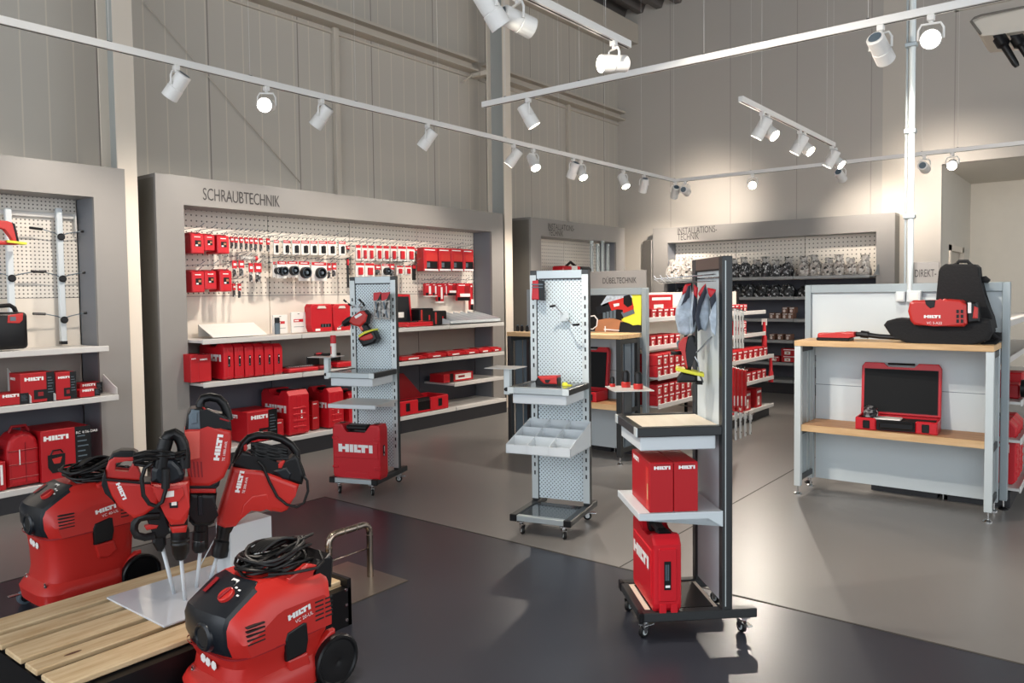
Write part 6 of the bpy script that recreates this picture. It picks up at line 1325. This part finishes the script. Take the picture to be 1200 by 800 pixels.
for i, (a, c) in enumerate((((1171, 44), (1192, 78)), ((1191, 44), (1212, 78)))):
    b = MB(); q0, q1 = P.hit(*a, 0)-P.o, P.hit(*c, 0)-P.o; L = (q1-q0).length; b.prof(q0, q1-q0, [(0, .06), (L*.25, .06), (L*.32, .035), (L*.9, .03), (L, .02)], m_blk, 14); b.prism([P.ab(*q) for q in ((a[0]-7, 43), (a[0]+7, 41), (a[0]+8, 45), (a[0]-6, 46))], (0, 0, 0), (1, 0, 0), Z, (0, 1, 0), .1, m_blk, .006); b.build('hose', T)

# ------------------------------------------------------------------ light tracks and spotlights
ZT_ = 3.1
def track(a, c, label, side):
    a, c = V(a), V(c); T = thing('light_track', label, 'track', a); d = (c-a); L = d.length; dn = d.normalized(); s = V((-dn.y, dn.x, 0))
    def bx(mb, u0, u1, v0, v1, z0, z1, m): mb.box(u0, u1, v0, v1, z0, z1, m, 0, lambda v: dn*v.x+s*v.y+V((0, 0, v.z)))
    b = MB(); bx(b, 0, L, -.020, .020, -.0, .046, m_spot); bx(b, 0.01, L-.01, -.005, .005, -.0012, .0, m_slot); b.build('rail', T)
    return T, dn, L
def wires(T, pts, a, top=None, slack=False):
    for p in pts:
        b = MB(); q = V(p)-V(a); b.tube([(q.x, q.y, .046), (q.x, q.y, ZC-ZT_)], .0013, m_spot, 5); b.box(q.x-.010, q.x+.010, q.y-.015, q.y+.015, .046, .054, m_blk, .002); b.build('suspension_wire', T)
aim_lights = []
def spot(T0, pos, aim, label, group, lit=True, power=None, lens=True, blend=1.0, ang=75):
    """track spotlight hanging at pos (track underside); aim = direction of the beam"""
    aim = V(aim).normalized(); T = thing('spotlight', label, 'spotlight', pos, 0, group)
    b = MB(); b.box(-.02, .02, -.02, .02, -.035, 0, m_spot, .004); b.cyl((0, 0, -.05), (0, 0, -.035), .012, m_spot, n=10); b.build('adapter', T)
    side = V((-aim.y, aim.x, 0)); side = side.normalized() if side.length > .01 else V((1, 0, 0))
    K = 1.14; c = V((0, 0, -.142)); hw = .066
    b = MB(); b.tube([c+side*hw, c+side*hw+V((0, 0, .06)), side*hw*.75+V((0, 0, -.052)), -side*hw*.75+V((0, 0, -.052)), c-side*hw+V((0, 0, .06)), c-side*hw], .007, m_spot, 6); b.build('yoke', T)
    b = MB(); b.prof(c-aim*.085*K, aim, [(t*K, r*K) for t, r in ((0, .040), (.006, .046), (.09, .047), (.092, .0455), (.095, .0455), (.097, .049), (.168, .050), (.17, .046), (.160, .043))], m_spot, 24); hd = b.build('lamp_head', T)
    b = MB(); b.prof(c-aim*.0865*K, -aim, [(0, .034*K), (.002, .032*K)], m_gry, 16); b.build('rear_vent', hd)
    b = MB(); b.prof(c+aim*.0765*K, aim, [(0, .0415*K), (.002, .0415*K)], m_lens if lens else m_lensoff, 20); b.build('lens', hd)
    l = bpy.data.lights.new('lamp_light', 'SPOT'); l.energy = power if power is not None else SPOT_W; l.color = (1.0, .895, .78); l.spot_size = math.radians(ang); l.spot_blend = blend; l.shadow_soft_size = .035
    lo = bpy.data.objects.new('lamp_light', l); COL.objects.link(lo); lo.parent = hd; lo.location = c+aim*.105; lo.rotation_mode = 'QUATERNION'; lo.rotation_quaternion = aim.to_track_quat('-Z', 'Y')
    return T
TX1 = -5.14
T1, _, _ = track((TX1, -.8, ZT_), (TX1, 10.42, ZT_), 'long white light track running along the left wall', 1)
T5, _, _ = track((TX1-.02, 10.44, ZT_), (2.5, 10.44, ZT_), 'white light track running along the far wall', 1)
T2, _, _ = track((-4.33, 5.14, ZT_), (1.6, 5.14, ZT_), 'white light track crossing the room above the trolleys', 1)
T3, _, _ = track((-2.565, .6, ZT_), (-2.565, 4.54, ZT_), 'white light track ending at the top centre of the picture', 1)
T4, _, _ = track((-2.55, 6.41, ZT_), (-2.55, 9.12, ZT_), 'short white light track with paired spotlights above the aisle', 1)
wires(T1, [(TX1, onx(px, py, TX1).y, 0) for px, py in ((128, 50), (293, 90), (417, 119), (514, 143), (592, 162), (655, 177), (709, 190), (752, 201), (790, 211))], (TX1, -.8, 0))
wires(T5, [(ony(px, 200, 10.44).x, 10.44, 0) for px in (880, 976, 1080, 1122)], (TX1-.02, 10.44, 0))
wires(T2, [(ony(px, 80, 5.14).x, 5.14, 0) for px in (592, 679, 825, 1017)], (-4.33, 5.14, 0))
wires(T3, [(-2.565, 4.25, 0), (-2.565, 2.2, 0)], (-2.565, .6, 0)); wires(T4, [(-2.55, 6.9, 0), (-2.55, 8.85, 0)], (-2.55, 6.41, 0))
S1 = 'spotlights on the left wall track'
def t1(px, aim, desc, lens=True, **k):
    y = onx(px, 100, TX1).y; spot(T1, (TX1, y, ZT_), aim, desc, S1, True, 80 if aim == wl else None, lens, **(k or ({'ang': 105} if aim == wl else {})))
wl = (-.55, -.30, -.78)
t1(207, wl, 'spotlight on the left wall track, first from left, turned to the wall')
t1(312, (.80, -.80, -.25), 'glaring spotlight on the left wall track, second from left')
t1(376, wl, 'spotlight on the left wall track right of the glaring one'); t1(500, wl, 'spotlight on the left wall track above the long display centre')
t1(601, wl, 'spotlight on the left wall track just right of the column'); t1(624, (.55, -.25, -.8), 'spotlight with visible lens right of the column')
t1(671, (-.5, .1, -.85), 'grey backed spotlight of the close pair on the left wall track'); t1(680, (.55, -.25, -.8), 'lit spotlight of the close pair on the left wall track')
t1(730, (.5, -.2, -.8), 'lit spotlight near the far end of the left wall track'); t1(754, (-.4, .3, -.9), 'small spotlight second to last on the left wall track'); t1(791, (-.5, .6, -.65), 'last spotlight on the left wall track')
t1(15, wl, 'spotlight on the left wall track at the picture edge') if False else None
for y in (.4, 1.6): spot(T1, (TX1, y, ZT_), wl, 'added unseen spotlight on the left wall track outside the left picture edge, %s' % ('far' if y < 1 else 'near'), S1, True, 72)  # unseen lamps added for light where the track runs on
S5 = 'spotlights on the far wall track'
for px, aim, d, k in ((803, (-.15, 1, -.12), 'leftmost spotlight on the far wall track', {'ang': 100, 'power': 75}), (882, (.3, -.85, -.25), 'glaring spotlight on the far wall track above the far display', {}), (985, (.05, 1, -.45), 'grey spotlight on the far wall track below the paired spotlights', {'power': 70}), (1083, (0, 1, -.12), 'spotlight on the far wall track right of the conduit', {'ang': 100, 'power': 75}), (1116, (.1, -.9, -.25), 'glaring spotlight on the far wall track at right', {})):
    spot(T5, (ony(px, 190, 10.44).x, 10.44, ZT_), aim, d, S5, True, **k)
spot(T3, (-2.565, 1.3, ZT_), (.3, .2, -1), 'added unseen spotlight on the centre track outside the upper picture edge', 'spotlights on the centre track', True, 130)  # added lamp, unseen, for more light from above
spot(T3, (-2.565, 2.2, ZT_), (.2, .3, -1), 'added unseen spotlight on the centre track above the pallet, outside the picture', 'spotlights on the centre track', True, 130)  # likewise an added unseen lamp, for top light
spot(T2, (.5, 5.14, ZT_), (-.3, -.5, -1), 'added unseen spotlight on the crossing track right of the picture', 'spotlights on the crossing track')  # added unseen lamp, lights level surfaces from overhead
spot(T2, (-2.75, 5.14, ZT_), (-.1, -.6, -1), 'spotlight behind the centre track end', 'spotlights on the crossing track') if False else None
spot(T5, (ony(940, 190, 10.44).x, 10.44, ZT_), (0, -.2, -1), 'x', S5) if False else None
spot(T2, (ony(619, 120, 5.14).x, 5.14, ZT_), (.35, .35, -.85), 'spotlight near the left end of the crossing track', 'spotlights on the crossing track')
spot(T2, (ony(1032, 35, 5.14).x, 5.14, ZT_), (.15, .85, -.55), 'spotlight on the crossing track turned away, left of the conduit', 'spotlights on the crossing track')
spot(T2, (ony(1091, 22, 5.14).x, 5.14, ZT_), (.15, -.9, -.25), 'large glaring spotlight on the crossing track', 'spotlights on the crossing track')
S3 = 'spotlights on the centre track'
spot(T3, (-2.565, onx(719, 55, -2.565).y, ZT_), (-.45, -.9, -.12), 'spotlight at the end of the centre track glowing at its left end', S3)
spot(T3, (-2.565, 3.34, ZT_), (.35, .9, -.25), 'spotlight at the top edge lying horizontal, right of the tilted one', S3)
spot(T3, (-2.565, 3.12, ZT_), (.25, .55, -.8), 'spotlight at the top edge tilted down, left of the horizontal one', S3)
S4 = 'paired spotlights on the short track'
for i, (px, nm) in enumerate(((893, 'first'), (937, 'second'), (975, 'third'))):
    y = onx(px, 140, -2.55).y
    spot(T4, (-2.55, y, ZT_), (-.5, -.1, -.85), 'shaded spotlight of the %s pair on the short track' % nm, S4); spot(T4, (-2.55, y+.14, ZT_), (.7, -.15, -.6), 'lit spotlight of the %s pair on the short track' % nm, S4)
bpy.context.view_layer.update()
